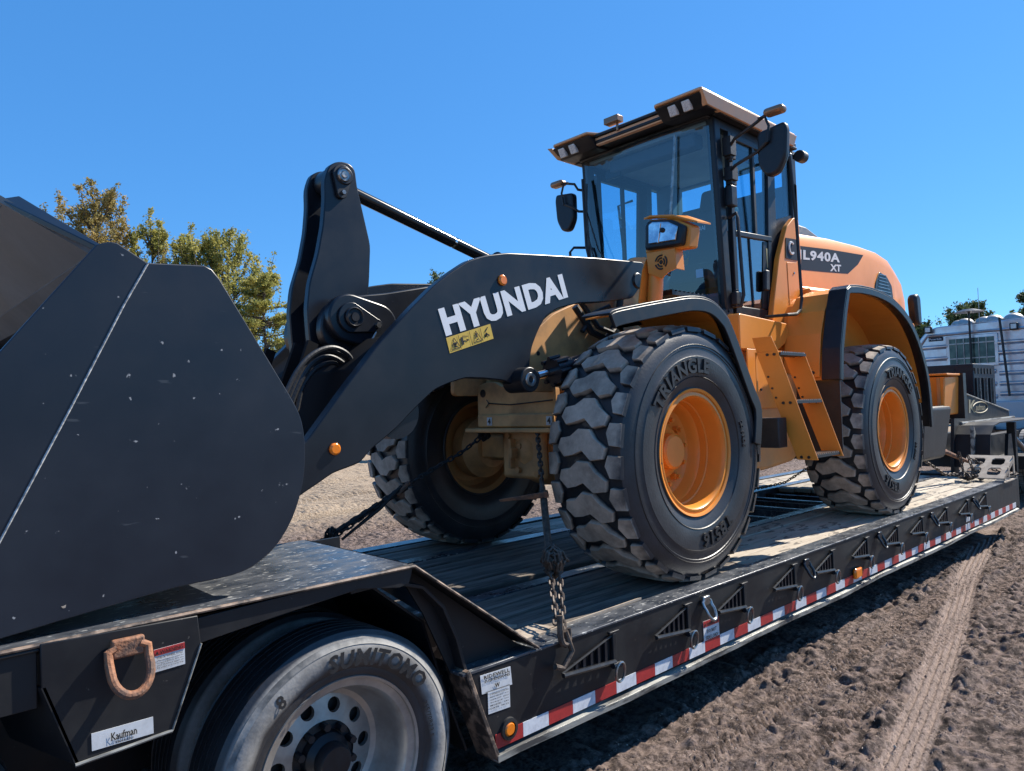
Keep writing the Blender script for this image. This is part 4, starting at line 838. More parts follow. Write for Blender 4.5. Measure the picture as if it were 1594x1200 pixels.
# ---- headlamp masts
for s in (-1, 1):
    def X(x, yo, z): return (x, s*yo, z)
    HM = mk('headlamp_mast', G().tube([X(.20, .78, 1.60), X(.23, .78, 1.80), X(.27, .78, 2.0)], .048, 20), M['orange'], LD, smooth=True)
    if s < 0: plate = xz([(1003, 472), (1006, 420), (1012, 402), (1030, 402), (1040, 440), (1034, 468), (1022, 470), (1022, 452), (1012, 448), (1006, 472)], -.76)
    else: plate = [(p[0], p[1]) for p in plate]
    mk('mast_plate', G().py([(plate[0][0]-.02, plate[0][1]), (plate[1][0], plate[1][1]), (plate[2][0], plate[2][1]), (plate[3][0], plate[3][1]), (plate[3][0], plate[3][1]-.25), (plate[3][0]-.03, plate[0][1])], s*.73, s*.725), M['orange'], HM)
    bq = [at(1006, 394, x=.185), at(1050, 386, x=.185), at(1053, 418, x=.185), at(1040, 424, x=.185), at(1030, 434, x=.185), at(1009, 426, x=.185)] if s < 0 else bq
    bq_ = [np.array((q[0], s*abs(q[1]), q[2])) for q in bq]
    SB = mk('speaker_bracket', G().ext(bq_, (.006, 0, 0)).ext([bq_[1], bq_[2], bq_[2]+np.array((.09, 0, 0)), bq_[1]+np.array((.09, 0, 0))], (0, .005, 0)), M['orange'], HM, bevel=.003)
    cc = np.array(at(1029, 408, x=.183)); cc[1] = s*abs(cc[1]); g = G()
    for rr in (.008, .026, .043):
        for q in range(3 if rr > .02 else 1):
            t = np.linspace(q*2*pi/3+.25, (q+1)*2*pi/3-.25, 9) if rr > .02 else np.linspace(0, 2*pi, 12); g.tube([cc+np.array([0, rr*cos(k), rr*sin(k)]) for k in t], .0052, 5)
    mk('horn_slot', g, M['ink'], SB)
    # lamp housing: faces forward (towards -x), under a folded hood
    hx = .20
    if s < 0: hl = [at(1007, 350, x=hx), at(1007, 392, x=hx), at(1068, 383, x=hx), at(1072, 352, x=hx), at(1050, 342, x=hx), at(1015, 343, x=hx)]
    hl_ = [np.array((q[0], s*abs(q[1]), q[2])) for q in hl]
    mk('lamp_hood', G().ext([h-np.array([.0, 0, 0])+(h-sum(hl_)/6)*.10 for h in hl_], (.11, 0, .008)), M['orange'], HM, bevel=.012)
    g = G(); tp3 = sum(hl_)/6
    a0_, a1_, a2_ = hl_[5]+np.array([-.02, 0, .02]), hl_[4]+np.array([-.02, 0, .02]), hl_[3]+np.array([.02, s*.05, .015])
    g.ext([hl_[0]+np.array([-.03, 0, .03]), a0_, a1_, a2_, a2_+np.array([.15, 0, .01]), a1_+np.array([.16, 0, .02]), a0_+np.array([.16, 0, .02])], (0, 0, .010)); mk('hood_visor', g, M['orange'], HM)
    mk('lamp_body', G().ext([tp3+(h-tp3)*.96+np.array([-.035, 0, 0]) for h in hl_], (.05, 0, 0)), M['plastic'], HM, bevel=.015)
    ln = [tp3+(h-tp3)*.70+np.array([-.046, 0, .004]) for h in hl_]; mk('lamp_glass', G().ext(ln, (.012, 0, 0)), M['lens'], HM, bevel=.006)
    mk('lamp_divider', G().tube([ln[3]*.35+ln[5]*.65+np.array([-.003, 0, -.0]), ln[2]*.38+ln[1]*.62+np.array([-.003, 0, 0])], .004, 6), M['chrome'], HM)
    mk('lamp_bulb', G().ball(tuple(tp3+np.array([-.05, s*.0-.01, 0])), .016, .016, .016), M['plastic'], HM)
    mk('lamp_cable', G().tube([X(.20, .80, 1.93), X(.22, .83, 1.86), X(.30, .84, 1.84), X(.38, .80, 1.92)], .007, 6), M['rubber'], HM, smooth=True)
    st = G()
    st.box(.38, .78, *sorted((s*.62, s*.80)), 1.73, 1.755)
    for k in range(8): st.box(.38+.05*k, .40+.05*k, *sorted((s*.62, s*.80)), 1.755, 1.765)
    mk('top_step', st, M['plastic'], LD)

# ---- cab
CY = .66
CB = mk('cab', G().box(1.28, 2.55, -CY+.01, CY-.01, 1.60, 1.70), M['plastic'], LD, bevel=.01)
for s in (-1, 1):
    y0, y1 = sorted((s*CY, s*(CY-.09)))
    mk('front_pillar', G().py([(1.22, 3.17), (1.31, 3.17), (1.40, 1.68), (1.30, 1.68)], s*CY, s*(CY-.07)), M['plastic'], CB, bevel=.012)
    mk('middle_pillar', G().py([(2.08, 3.17), (2.17, 3.17), (2.13, 1.68), (1.98, 1.68)], s*CY, s*(CY-.07)), M['plastic'], CB, bevel=.01)
    mk('rear_pillar', G().py([(2.46, 3.17), (2.56, 3.17), (2.56, 1.68), (2.46, 1.68)], s*CY, s*(CY-.09)), M['plastic'], CB, bevel=.01)
    mk('quarter_panel', G().py([(2.13, 2.52), (2.46, 2.62), (2.46, 1.68), (2.10, 1.68)], s*(CY-.01), s*(CY-.05)), M['plastic'], CB)
    mk('quarter_glass', G().py([(2.165, 3.13), (2.46, 3.13), (2.46, 2.62), (2.15, 2.53)], s*(CY-.02), s*(CY-.026)), M['glass_clear'], CB)
    mk('roof_rail', G().py([(1.22, 3.19), (2.56, 3.19), (2.56, 3.10), (1.225, 3.10)], s*(CY-.004), s*(CY-.07)), M['plastic'], CB, bevel=.006)
    # door
    D = mk('cab_door', G().py([(1.42, 1.68), (1.98, 1.68), (1.98, 1.75), (1.42, 1.75)], s*(CY+.012), s*(CY-.03)).py([(1.40, 3.10), (1.45, 3.10), (1.47, 1.75), (1.42, 1.75)], s*(CY+.012), s*(CY-.03))
           .py([(2.03, 3.10), (2.08, 3.10), (1.99, 1.75), (1.93, 1.75)], s*(CY+.012), s*(CY-.03)).py([(1.45, 3.10), (2.03, 3.10), (2.03, 3.05), (1.45, 3.05)], s*(CY+.012), s*(CY-.03)), M['plastic'], CB, bevel=.005)
    mk('window_sill_bar', G().py([(1.455, 2.335), (2.03, 2.365), (2.03, 2.325), (1.457, 2.295)], s*(CY+.016), s*(CY-.02)), M['plastic'], D, bevel=.005)
    mk('sliding_divider', G().py([(1.77, 3.05), (1.80, 3.05), (1.80, 2.31), (1.77, 2.31)], s*(CY+.010), s*(CY-.02)), M['rubber'], D)
    mk('window', G().py([(1.45, 3.05), (2.03, 3.05), (2.03, 2.34), (1.455, 2.30)], s*(CY-.004), s*(CY-.009)), M['glass_clear'], D)
    mk('lower_window', G().py([(1.46, 2.31), (2.02, 2.34), (1.94, 1.75), (1.47, 1.75)], s*(CY-.002), s*(CY-.007)), M['glass_low'] if 'glass_low' in M else glass('lower_glass', (.40, .52, .58), .34), D)
    mk('lock_panel', G().py([(1.90, 2.31), (2.02, 2.32), (1.95, 1.76), (1.84, 1.76)], s*(CY+.004), s*(CY-.001)), M['plastic'], D, bevel=.004)
    mk('door_handle', G().py(smooth_outline([(1.835, 1.90), (1.90, 1.90), (1.915, 2.07), (1.85, 2.07)], .02), s*(CY+.012), s*(CY+.045)), M['rubber'], D, bevel=.01)
    if s < 0:
        k_ = mk('yellow_label', G().py([(1.94, 2.26), (2.0, 2.255), (1.995, 2.10), (1.945, 2.10)], s*(CY+.0065), s*(CY+.005)), mat('faded_yellow_label', (.45, .38, .18), .5), D)
        mk('print', G().py([(1.96, 2.22), (1.985, 2.22), (1.98, 2.13), (1.965, 2.13)], s*(CY+.008), s*(CY+.0075)), M['ink'], k_)
    for z in (2.92, 2.72, 1.80): mk('hinge', G().box(1.36, 1.44, *sorted((s*CY, s*(CY+.05))), z-.05, z+.05).cyl((1.39, s*(CY+.03), z-.07), (1.39, s*(CY+.03), z+.07), .018, 12), M['rubber'], D, bevel=.006)
    if s < 0: mk('work_lamp_bracket', G().box(1.33, 1.42, -CY-.06, -CY-.004, 2.50, 2.66), M['plastic'], CB, bevel=.01)
    g = G().tube([(1.36, s*(CY+.01), 2.42), (1.36, s*(CY+.075), 2.44), (1.37, s*(CY+.08), 2.40), (1.41, s*(CY+.08), 1.82), (1.40, s*(CY+.06), 1.74), (1.38, s*(CY+.0), 1.74)], .014, 8)
    mk('grab_handle', g, M['rubber'], CB, smooth=True)
    # mirrors on arms
    dm = 0 if s < 0 else -.15
    mr = smooth_outline([(s*(.97+dm), 2.96), (s*(1.18+dm), 2.985), (s*(1.195+dm), 2.93), (s*(1.18+dm), 2.74), (s*(1.12+dm), 2.63), (s*(1.03+dm), 2.62), (s*(.97+dm), 2.72)], .04)
    mr = [(p[0], p[1]) for p in mr]; mo = mk('mirror', G().px(mr, 1.27, 1.34), M['plastic'], CB, bevel=.02, seg=3)
    mk('mirror_arm', G().tube([(1.37, s*(CY+.03), 2.77), (1.30, s*(CY+.12), 2.78), (1.27, s*(.97+dm), 2.82), (1.255, s*(1.06+dm), 2.87)], .012, 8).tube([(1.37, s*(CY+.03), 2.95), (1.30, s*(CY+.12), 2.98), (1.28, s*(.95+dm), 3.03), (1.25, s*(1.06+dm), 3.06)], .012, 8).tube([(1.25, s*(1.0+dm), 3.05), (1.245, s*(1.05+dm), 3.05), (1.245, s*(1.08+dm), 2.97), (1.245, s*(1.06+dm), 2.86)], .010, 8).box(1.34, 1.42, *sorted((s*(CY-.0), s*(CY+.07))), 2.70, 2.80).box(1.33, 1.41, *sorted((s*(CY-.0), s*(CY+.07))), 2.89, 3.03), M['rubber'], CB, smooth=True)
    mk('spot_mirror', G().xf(Matrix.Identity(4)).box(1.21, 1.30, *sorted((s*(1.05+dm), s*(1.20+dm))), 3.04, 3.095), mat('brown_mirror_back', (.30, .17, .10), .25, metal=.4) if s < 0 else bpy.data.materials['brown_mirror_back'], CB, bevel=.025, seg=3)
# windscreen (slightly bowed), bottom panel
g = G(); ws_ = []
for k, y in enumerate(np.linspace(-CY+.04, CY-.04, 9)): ws_.append((y, -.06*(1-(y/CY)**2)))
g.add([(1.222+b0, y0, 3.17) for y0, b0 in ws_]+[(1.30+b0, y0, 1.70) for y0, b0 in ws_], [(k, k+1, 10+k, 9+k) for k in range(8)])
mk('windscreen', g, M['glass'], CB, smooth=True)
a_, r_, u_ = np.array((1.245, -.40, 2.32)), np.array((.0, -.17, 0)), np.array((0, 0, .032)); 
tg = text_quad('HYUNDAI', (1.243, -.36, 2.34), (.012, -.17, .0), (0, 0, .034), (-1, 0, 0), .02); mk('lettering', tg, M['sticker'], CB)
mk('sticker', G().add([(1.245, -.44, 1.98), (1.250, -.50, 1.98), (1.247, -.50, 2.045), (1.242, -.44, 2.045)], [(0, 1, 2, 3)]), mat('pale_blue_sticker', (.25, .5, .65), .5), CB)
mk('windscreen_header', G().box(1.17, 1.24, -CY+.02, CY-.02, 3.158, 3.188), M['plastic'], CB, bevel=.01)
mk('floor_sill', G().box(1.24, 1.34, -CY, CY, 1.60, 1.72), M['plastic'], CB, bevel=.01)
g = G().tube([(1.155, -.36, 3.10), (1.150, -.30, 2.55), (1.155, -.27, 2.30)], .011, 6); mk('wiper_arm', g, M['steel'], CB)
g = G().tube([(2.46, .05, 3.03), (2.44, .40, 2.70)], .010, 6).tube([(2.46, .12, 3.0), (2.45, .22, 2.88)], .008, 6); mk('rear_wiper', g, M['rubber'], CB)
# rear wall with window
mk('rear_wall', G().box(2.50, 2.56, -CY, CY, 1.68, 2.90).box(2.50, 2.56, -CY, CY, 3.12, 3.19), M['cabin'], CB)
mk('rear_window', G().box(2.52, 2.526, -CY+.08, CY-.08, 2.90, 3.12), M['glass_clear'], CB)
# roof
RF = mk('roof', G().box(1.00, 2.50, -.70, .70, 3.19, 3.245), M['plastic'], CB, bevel=.01)
mk('roof_liner', G().box(1.25, 2.50, -CY+.02, CY-.02, 3.14, 3.185), M['liner'], RF)
g = G().pz(smooth_outline([(.90, -.76), (.90, -.35), (1.0, -.30), (1.0, .27), (.90, .32), (.90, .70), (1.05, .76), (2.36, .76), (2.50, .60), (2.50, -.60), (2.36, -.76)], .02, 2), 3.255, 3.275)
mk('roof_panel', g, M['roofbrown'] if 'roofbrown' in M else mat('dusty_tan_roof', (.70, .38, .20), .35, c2=(.60, .36, .21), nscale=5), RF, bevel=.006)
for s in (-1, 1):
    y = s*.765
    mk('roof_side', G().hexa([(1.0, s*.745, 3.175), (2.36, s*.745, 3.175), (2.36, s*.70, 3.175), (1.0, s*.70, 3.175), (.895, y, 3.258), (2.38, y, 3.262), (2.38, s*.73, 3.262), (.92, s*.73, 3.258)]), bpy.data.materials['dusty_tan_roof'], RF, bevel=.004)
    mk('roof_skirt', G().box(1.20, 2.45, *sorted((s*.66, s*.73)), 3.168, 3.19), M['plastic'], RF, bevel=.008)
    ya, yb = (-.735, -.345) if s < 0 else (.31, .72)
    mk('roof_wing', G().hexa([(1.02, ya, 3.165), (1.20, ya, 3.178), (1.20, yb, 3.178), (1.02, yb, 3.165), (.915, ya, 3.245), (1.20, ya, 3.245), (1.20, yb, 3.245), (.915, yb, 3.245)]), M['plastic'], RF, bevel=.006)
    for ly in ((-.60, -.48) if s < 0 else (.52, .64)):
        c_ = np.array((.955, ly, 3.198)); mk('work_lamp', G().ext([c_+np.array((.012, -.034, -.036)), c_+np.array((.012, .034, -.036)), c_+np.array((-.026, .034, .034)), c_+np.array((-.026, -.034, .034))], (.03, 0, .01)), M['lamp'], RF, bevel=.006)
mk('roof_front_band', G().hexa([(1.01, -.345, 3.18), (1.05, -.345, 3.18), (1.05, .31, 3.18), (1.01, .31, 3.18), (.995, -.345, 3.235), (1.05, -.345, 3.235), (1.05, .31, 3.235), (.995, .31, 3.235)]), bpy.data.materials['dusty_tan_roof'], RF, bevel=.004)
mk('roof_lip', G().box(.975, 1.02, -.34, .31, 3.24, 3.256), M['plastic'], RF)
mk('roof_rear_lamp', G().cyl((2.40, -.76, 3.10), (2.50, -.76, 3.10), .05, 14), M['rubber'], RF, bevel=.01)
mk('roof_mirror', G().box(.93, 1.01, .02, .16, 3.285, 3.335).cyl((.98, .06, 3.22), (.98, .06, 3.29), .012, 8), bpy.data.materials['brown_mirror_back'], RF, bevel=.022, seg=3)
# interior
ci = mk('console', G().box(1.32, 1.60, -.62, .62, 1.70, 1.86).box(1.7, 2.45, .34, .62, 1.7, 2.28).box(1.8, 2.45, -.62, -.40, 1.7, 2.15), M['cabin'], CB, bevel=.03)
mk('steering_column', G().tube([(1.42, .05, 1.80), (1.60, .05, 2.25)], .05, 12).tube([(1.60+.07*cos(t), .05+.19*sin(t), 2.28-.05*cos(t)+0*t) for t in np.linspace(0, 2*pi, 25)[:-1]], .014, 8, closed=True), M['cabin'], CB, smooth=True)
mk('seat', G().box(1.80, 2.25, -.28, .26, 2.06, 2.22).hexa([(2.14, -.26, 2.18), (2.30, -.26, 2.18), (2.30, .24, 2.18), (2.14, .24, 2.18), (2.24, -.22, 2.78), (2.36, -.22, 2.78), (2.36, .20, 2.78), (2.24, .20, 2.78)]).hexa([(2.22, -.15, 2.78), (2.32, -.15, 2.78), (2.32, .13, 2.78), (2.22, .13, 2.78), (2.25, -.13, 2.97), (2.33, -.13, 2.97), (2.33, .11, 2.97), (2.25, .11, 2.97)]), M['seat'], CB, bevel=.035, seg=3)
mk('seat_tag', G().box(2.20, 2.215, -.22, -.08, 2.52, 2.64), M['sticker'], CB)
mk('air_duct', G().box(1.28, 1.42, -.45, .40, 3.02, 3.13).box(1.7, 2.3, -.62, -.45, 3.04, 3.13), M['cabin'], CB, bevel=.02)
mk('inside_mirror', G().box(1.30, 1.33, .30, .46, 2.98, 3.07), M['plastic'], CB, bevel=.01)
mk('far_rear_post', G().box(2.30, 2.50, .46, .64, 1.7, 3.14), M['cabin'], CB, bevel=.02)
mk('speaker_ring', G().tube([(2.29, .50+.035*cos(t), 2.86+.035*sin(t)) for t in np.linspace(0, 2*pi, 17)[:-1]], .008, 6, closed=True), M['rubber'], CB)
# far front handrail, cables and hose arch in front of the far side of the screen
g = G().tube([(1.12, .72, 1.95), (1.12, .74, 2.38), (1.15, .72, 2.42), (1.24, .66, 2.42)], .012, 8).tube([(1.1, .62, 2.0), (1.1, .40, 2.18), (1.1, .1, 2.14), (1.1, -.05, 1.95)], .022, 8)
g.tube([(1.16, .60, 3.0), (1.155, .58, 2.4), (1.2, .54, 2.1)], .013, 6).tube([(1.17, .56, 2.95), (1.15, .57, 2.55), (1.17, .50, 2.25), (1.2, .30, 2.0)], .007, 6).tube([(1.17, .57, 2.7), (1.16, .45, 2.35), (1.2, .25, 2.05)], .007, 6)
mk('front_handrail', g, M['rubber'], CB, smooth=True)
# ---- side panel behind the door, handrail
PBm = smooth_outline(xz([(1243, 342), (1236, 338), (1225, 352), (1213, 400), (1205, 470), (1202, 507), (1238, 515), (1249, 490), (1247, 400)], -.72), .03, 3)
for s in (-1, 1):
    SP = mk('side_panel', G().py(PBm, s*.72, s*.675), M['orange'], LD, bevel=.02, seg=3)
    if s < 0:
        dd = xz([(1228, 440), (1240, 443), (1240, 492), (1232, 488)], -.722); mk('access_door', G().py(smooth_outline(xz([(1225, 408), (1240, 409), (1241, 492), (1230, 490)], -.722), .01), -.724, -.7205), M['orange'], SP, bevel=.002)
        p = at(1236, 425, y=-.725); mk('lock', G().cyl((p[0], -.726, p[2]), (p[0], -.73, p[2]), .01, 10), M['steel'], SP)
        mk('logo_plate', G().py(xz([(1223, 370), (1241, 373), (1241, 406), (1223, 402)], -.723), -.725, -.7205), M['badge_blue'], SP)
        g = G(); cc = np.array(at(1232, 386, y=-.727)); g.tube([cc+np.array([.045*cos(t), 0, .05*sin(t)]) for t in np.linspace(.8, 2*pi-.8, 12)], .010, 5); mk('logo', g, M['sticker'], SP)
    hq = [(p[0], s*abs(p[1]), p[2]) for p in [at(u, v, y=-.87) for u, v in ((1229, 244), (1240, 350), (1248, 465), (1246, 482), (1240, 489), (1226, 490))]]; hr_ = [(hq[0][0], s*.70, hq[0][2]+.01)]+hq+[(hq[-1][0]-.03, s*.70, hq[-1][2])]
    mk('handrail', G().tube(hr_, .013, 8), M['rubber'], LD, smooth=True)
    mk('lower_lip', G().box(1.95, 2.30, *sorted((s*.62, s*.71)), 1.545, 1.575), M['plastic'], SP)
# ---- engine hood
def hsec(x, w, zt, zs, zb, wb):
    return [(x, -wb, zb), (x, -w, zb+.06), (x, -w, zs), (x, -w+.06, zt-.035), (x, -w+.16, zt), (x, w-.16, zt), (x, w-.06, zt-.035), (x, w, zs), (x, w, zb+.06), (x, wb, zb)]
secs = [hsec(2.45, .70, 2.50, 2.36, 1.93, .80), hsec(3.2, .70, 2.55, 2.39, 1.96, .80), hsec(3.9, .70, 2.57, 2.42, 2.02, .79), hsec(4.4, .69, 2.57, 2.40, 2.02, .76), hsec(4.75, .68, 2.53, 2.34, 1.95, .72), hsec(5.02, .66, 2.43, 2.25, 1.80, .69), hsec(5.17, .64, 2.26, 2.08, 1.5, .66), hsec(5.22, .63, 2.0, 1.85, 1.25, .64)]
HD = mk('engine_hood', loft(G(), secs), M['orange'], LD, bevel=.02, seg=3)
mk('hood_intake', G().hexa([(2.60, -.42, 2.50), (4.05, -.40, 2.54), (4.05, .40, 2.54), (2.60, .42, 2.50), (2.65, -.36, 2.72), (3.45, -.32, 2.74), (3.45, .32, 2.74), (2.65, .36, 2.72)]), M['plastic'], HD, bevel=.03, seg=3)
mk('exhaust_pipe', G().cyl((3.9, .15, 2.5), (3.9, .15, 2.66), .07, 20), M['plastic'], HD)
for s in (-1, 1):
    y = s*.7015
    dc = [(2.62, 2.335), (3.75, 2.455), (3.93, 2.40), (3.86, 2.30), (3.70, 2.20), (3.60, 2.185), (2.62, 2.16)]
    dc = xz([(1232, 381), (1290, 388), (1344, 397), (1336, 411), (1320, 426), (1280, 423), (1238, 419)], -.7015)
    DC = mk('name_decal', G().py(dc, y, y-s*.001), M['badge_blue'], HD)
    if s < 0:
        o1, r1, u1 = pxq((1233, 403), (1307, 409), (1233, 387), y); g = text_quad('HL940A', o1, r1, u1, Nf, .038, 0, .002, 1.12); mk('lettering', g, M['sticker'], DC)
        o1, r1, u1 = pxq((1292, 422), (1309, 423), (1292, 411), y); g = text_quad('XT', o1, r1, u1, Nf, .04, 0, .002); mk('lettering', g, M['sticker'], DC)
    gr = smooth_outline(xz([(1361, 462), (1363, 440), (1369, 423), (1380, 430), (1388, 445), (1391, 470)], -.70), .02, 2)
    GR = mk('rear_grille', G().py(gr, s*.702, s*.694), M['plastic'], HD, bevel=.004)
    gc = (sum(p[0] for p in gr)/len(gr), sum(p[1] for p in gr)/len(gr))
    for k in range(8): mk('grille_slat', G().box(gc[0]-.20+.012*k, gc[0]+.22-.022*k, *sorted((s*.7035, s*.708)), gc[1]-.13+.034*k, gc[1]-.122+.034*k), M['steel'], GR)
    mk('body_side', G().py([(2.42, 1.96), (4.0, 2.02), (4.95, 1.8), (5.1, 1.25), (4.0, 1.2), (2.4, 1.25)], s*.80, s*.70), M['orange'], LD, bevel=.02)
    # rear fenders
    pr2 = [(1.93, 1.16), (1.99, 1.40), (2.10, 1.70), (2.24, 1.83), (2.40, 1.87), (2.75, 1.87), (3.10, 1.82), (3.45, 1.69), (3.72, 1.46), (3.90, 1.15), (3.95, .95)]
    y0, y1 = sorted((s*.64, s*1.14)); RFd = mk('rear_fender', G().band(curve2(pr2), .008, y0, y1), M['orange'], LD)
    pr3 = [(1.925, 1.16), (1.96, 1.40), (2.06, 1.70), (2.13, 1.86), (2.19, 1.888), (2.42, 1.905), (2.76, 1.90), (3.12, 1.85), (3.49, 1.71), (3.76, 1.475), (3.94, 1.15), (3.99, .72)]
    pr3 = pr3[:4]+curve2(pr3[4:]); y0, y1 = sorted((s*1.08, s*1.22)); mk('fender_trim', G().band(pr3, .014, y0, y1), M['plastic'], RFd, bevel=.003)
    y0, y1 = sorted((s*1.20, s*1.222)); mk('trim_lip', G().band(pr3[::-1], .052, y0, y1), M['plastic'], RFd, bevel=.004)
    g = G()
    pf = [(1.93, 1.16), (2.0, 1.42), (2.11, 1.72), (2.25, 1.83), (2.42, 1.86), (2.9, 1.86), (2.9, 1.98), (2.2, 1.95), (2.1, 1.7)]
    mk('fender_side_inner', G().py([(1.95, 1.16), (2.24, 1.80), (2.75, 1.86), (3.45, 1.68), (3.9, 1.16), (3.9, 1.95), (2.2, 1.95)], s*.66, s*.64), M['orange_dull'], RFd)
    y0, y1 = sorted((s*.78, s*1.07)); fp = mk('front_panel', G().band([(1.915, 1.185), (1.93, 1.30), (1.975, 1.52), (2.06, 1.70), (2.20, 1.845), (2.40, 1.905), (3.0, 1.91)], .012, y0, y1), M['orange'], RFd, bevel=.003)
    for yy in (.93, 1.02):
        mk('bolt', G().cyl((1.918, s*yy, 1.22), (1.900, s*yy, 1.22), .014, 8), M['rubber'], fp)
    y0, y1 = sorted((s*.80, s*1.20)); mk('mud_flap', G().box(1.955, 1.97, y0, y1, .58, 1.175), M['rubber'], RFd, bevel=.002)
    # rear lamp pods and ladder-side lamp boxes
    mk('rear_lamp', G().py(teardrop((5.14, 1.86), (5.12, 2.06), .07, .08), s*.70, s*.80), M['plastic'], LD, bevel=.03, seg=3)
    LB = mk('battery_box', G().hexa([(5.0, s*.80, .80), (5.45, s*.80, .80), (5.45, s*1.04, .80), (5.0, s*1.02, .80), (5.0, s*.76, 1.21), (5.45, s*.76, 1.22), (5.45, s*1.06, 1.22), (5.0, s*1.05, 1.21)]), M['orange'], LD, bevel=.015)
    mk('lid', G().box(4.99, 5.46, *sorted((s*.75, s*1.075)), 1.222, 1.245), M['orange'], LB, bevel=.006)
    mk('strap', G().box(4.985, 4.998, *sorted((s*.97, s*1.0)), .82, 1.2).cyl((4.99, s*.93, .87), (4.97, s*.93, .87), .02, 10), M['orange_dull'], LB)
    mk('box_bracket', G().box(5.45, 5.55, *sorted((s*.75, s*1.10)), .75, 1.25), M['plastic'], LB)
mk('hood_back', G().box(5.18, 5.26, -.55, .55, .9, 2.0), M['plastic'], LD, bevel=.03)
mk('counterweight', G().hexa([(4.65, -.95, .45), (5.0, -.95, .45), (5.0, .95, .45), (4.65, .95, .45), (4.1, -1.15, 1.12), (5.25, -1.12, 1.12), (5.25, 1.12, 1.12), (4.1, 1.15, 1.12)]) if False else G().hexa([(4.25, -1.02, .35), (5.0, -1.02, .35), (5.0, 1.02, .35), (4.25, 1.02, .35), (4.15, -1.10, .90), (5.2, -1.05, .90), (5.2, 1.05, .90), (4.15, 1.10, .90)]), M['rubber'], LD, bevel=.04)
# ---- rear frame, tank, panel under the cab
mk('rear_frame', G().box(.85, 5.0, -.40, -.34, .70, 1.55).box(.85, 5.0, .34, .40, .70, 1.55).box(1.2, 5.0, -.62, .62, 1.15, 1.58), M['frame'], LD, bevel=.01)
mk('hinge_block', G().cyl((.80, 0, .60), (.80, 0, 1.5), .14, 24).box(.3, .9, -.2, .2, .62, .72).box(.3, .9, -.2, .2, 1.35, 1.45), M['frame'], LD)
for s in (-1, 1):
    tk = smooth_outline([(1.18, 1.22), (2.02, 1.22), (2.06, .92), (2.00, .62), (1.88, .54), (1.40, .50), (1.18, .52)], .06, 3)
    mk('fuel_tank', G().py(tk, s*.86, s*.42), M['orange_dull'], LD, bevel=.03, seg=3)
    mk('cab_base', G().py(smooth_outline([(1.22, 1.665), (1.97, 1.63), (2.0, 1.56), (1.93, 1.47), (1.80, 1.41), (1.22, 1.40)], .02), s*.80, s*.55), M['orange'], LD, bevel=.008)
    mk('bracket_panel', G().py([(1.18, 1.395), (1.72, 1.395), (1.72, 1.36), (1.70, 1.13), (1.82, .96), (1.18, .96)], s*.875, s*.863), M['orange'], LD, bevel=.003)
    for (x_, z_) in ((1.42, 1.30), (1.66, 1.02), (1.35, 1.10)): mk('bolt', G().cyl((x_, s*.876, z_), (x_, s*.884, z_), .010, 8), M['rubber'], LD)
    # ladder: two inclined stringers with black treads
    LA = thing('x', (0, 0, 0), None, None) if False else None
    def strg(x): 
        return G().px([(s*.985, 1.355), (s*1.03, 1.355), (s*1.145, 1.355), (s*1.39, .615), (s*1.25, .615)], x-.004, x+.004)
    LR = mk('ladder', strg(1.10).px([(s*.96, 1.46), (s*1.10, 1.46), (s*1.145, 1.355), (s*.99, 1.355)], 1.096, 1.104), M['orange'], LD, bevel=.002)
    mk('stringer', strg(1.50), M['orange'], LR, bevel=.002)
    mk('stringer_fold', G().box(1.08, 1.10, *sorted((s*.985, s*.99)), 1.0, 1.355), M['orange'], LR)
    for (yy, z) in ((1.03, 1.345), (1.13, 1.01), (1.24, .645)):
        tr_ = mk('tread', G().box(1.106, 1.494, *sorted((s*(yy+.01), s*(yy+.13))), z-.018, z), M['rubber'], LR)
        tg = G()
        for k in range(12): tg.box(1.12+.031*k, 1.132+.031*k, *sorted((s*(yy+.012), s*(yy+.128))), z, z+.008)
        mk('grip_teeth', tg, M['steel'], tr_)
        for q in (.04, .09):
            for xx in (1.0945, 1.4945): mk('bolt', G().cyl((xx, s*(yy+q), z-.012), (xx-.006, s*(yy+q), z-.012), .010, 8), M['rubber'], LR)
    for (yy, z) in ((1.07, 1.18), (1.095, 1.10), (1.12, 1.035)):
        for xx in (1.0945, 1.4945): mk('bolt', G().cyl((xx, s*yy, z), (xx-.004, s*yy, z), .008, 8), M['rubber'], LR)

# ================================================================== TIE-DOWN CHAINS
def link_geo(L_=.052, W_=.034, r=.0058):
    P = []; h = (L_-W_)/2+r; R_ = W_/2-r
    for t in np.linspace(-pi/2, pi/2, 6): P.append((h+R_*cos(t), R_*sin(t), 0))
    for t in np.linspace(pi/2, 3*pi/2, 6): P.append((-h+R_*cos(t), R_*sin(t), 0))
    return G().tube(P, r, 5, closed=True)
def chain(name, label, paths, m, size=1.0, group='tie-down chains on the trailer', hang=0):
    base = paths[0][0]; T_ = thing(name, base, label, 'chain', group); proto = None
    for path in paths:
        P = [np.array(p, float) for p in path]; Q = []
        for a, b in zip(P[:-1], P[1:]):
            n = max(1, int(np.linalg.norm(b-a)/(.040*size)))
            Q += [a+(b-a)*k/n for k in range(n)]
        for i in range(len(Q)-1):
            d = Vector(Q[i+1]-Q[i]); c = Vector((Q[i]+Q[i+1])/2)
            if d.length < 1e-5: continue
            rot = d.to_track_quat('X', 'Z').to_matrix() @ Matrix.Rotation((pi/2 if i % 2 else 0)+random.uniform(-.3, .3), 3, 'X')
            if proto is None:
                proto = mk('link', link_geo(.052*size, .034*size, .0060*size), m, T_, smooth=True, origin=(0, 0, 0)); proto.location = c-WORLD[T_.name]; proto.rotation_euler = rot.to_euler()
            else: inst(proto, T_, c, rot.to_euler())
    return T_
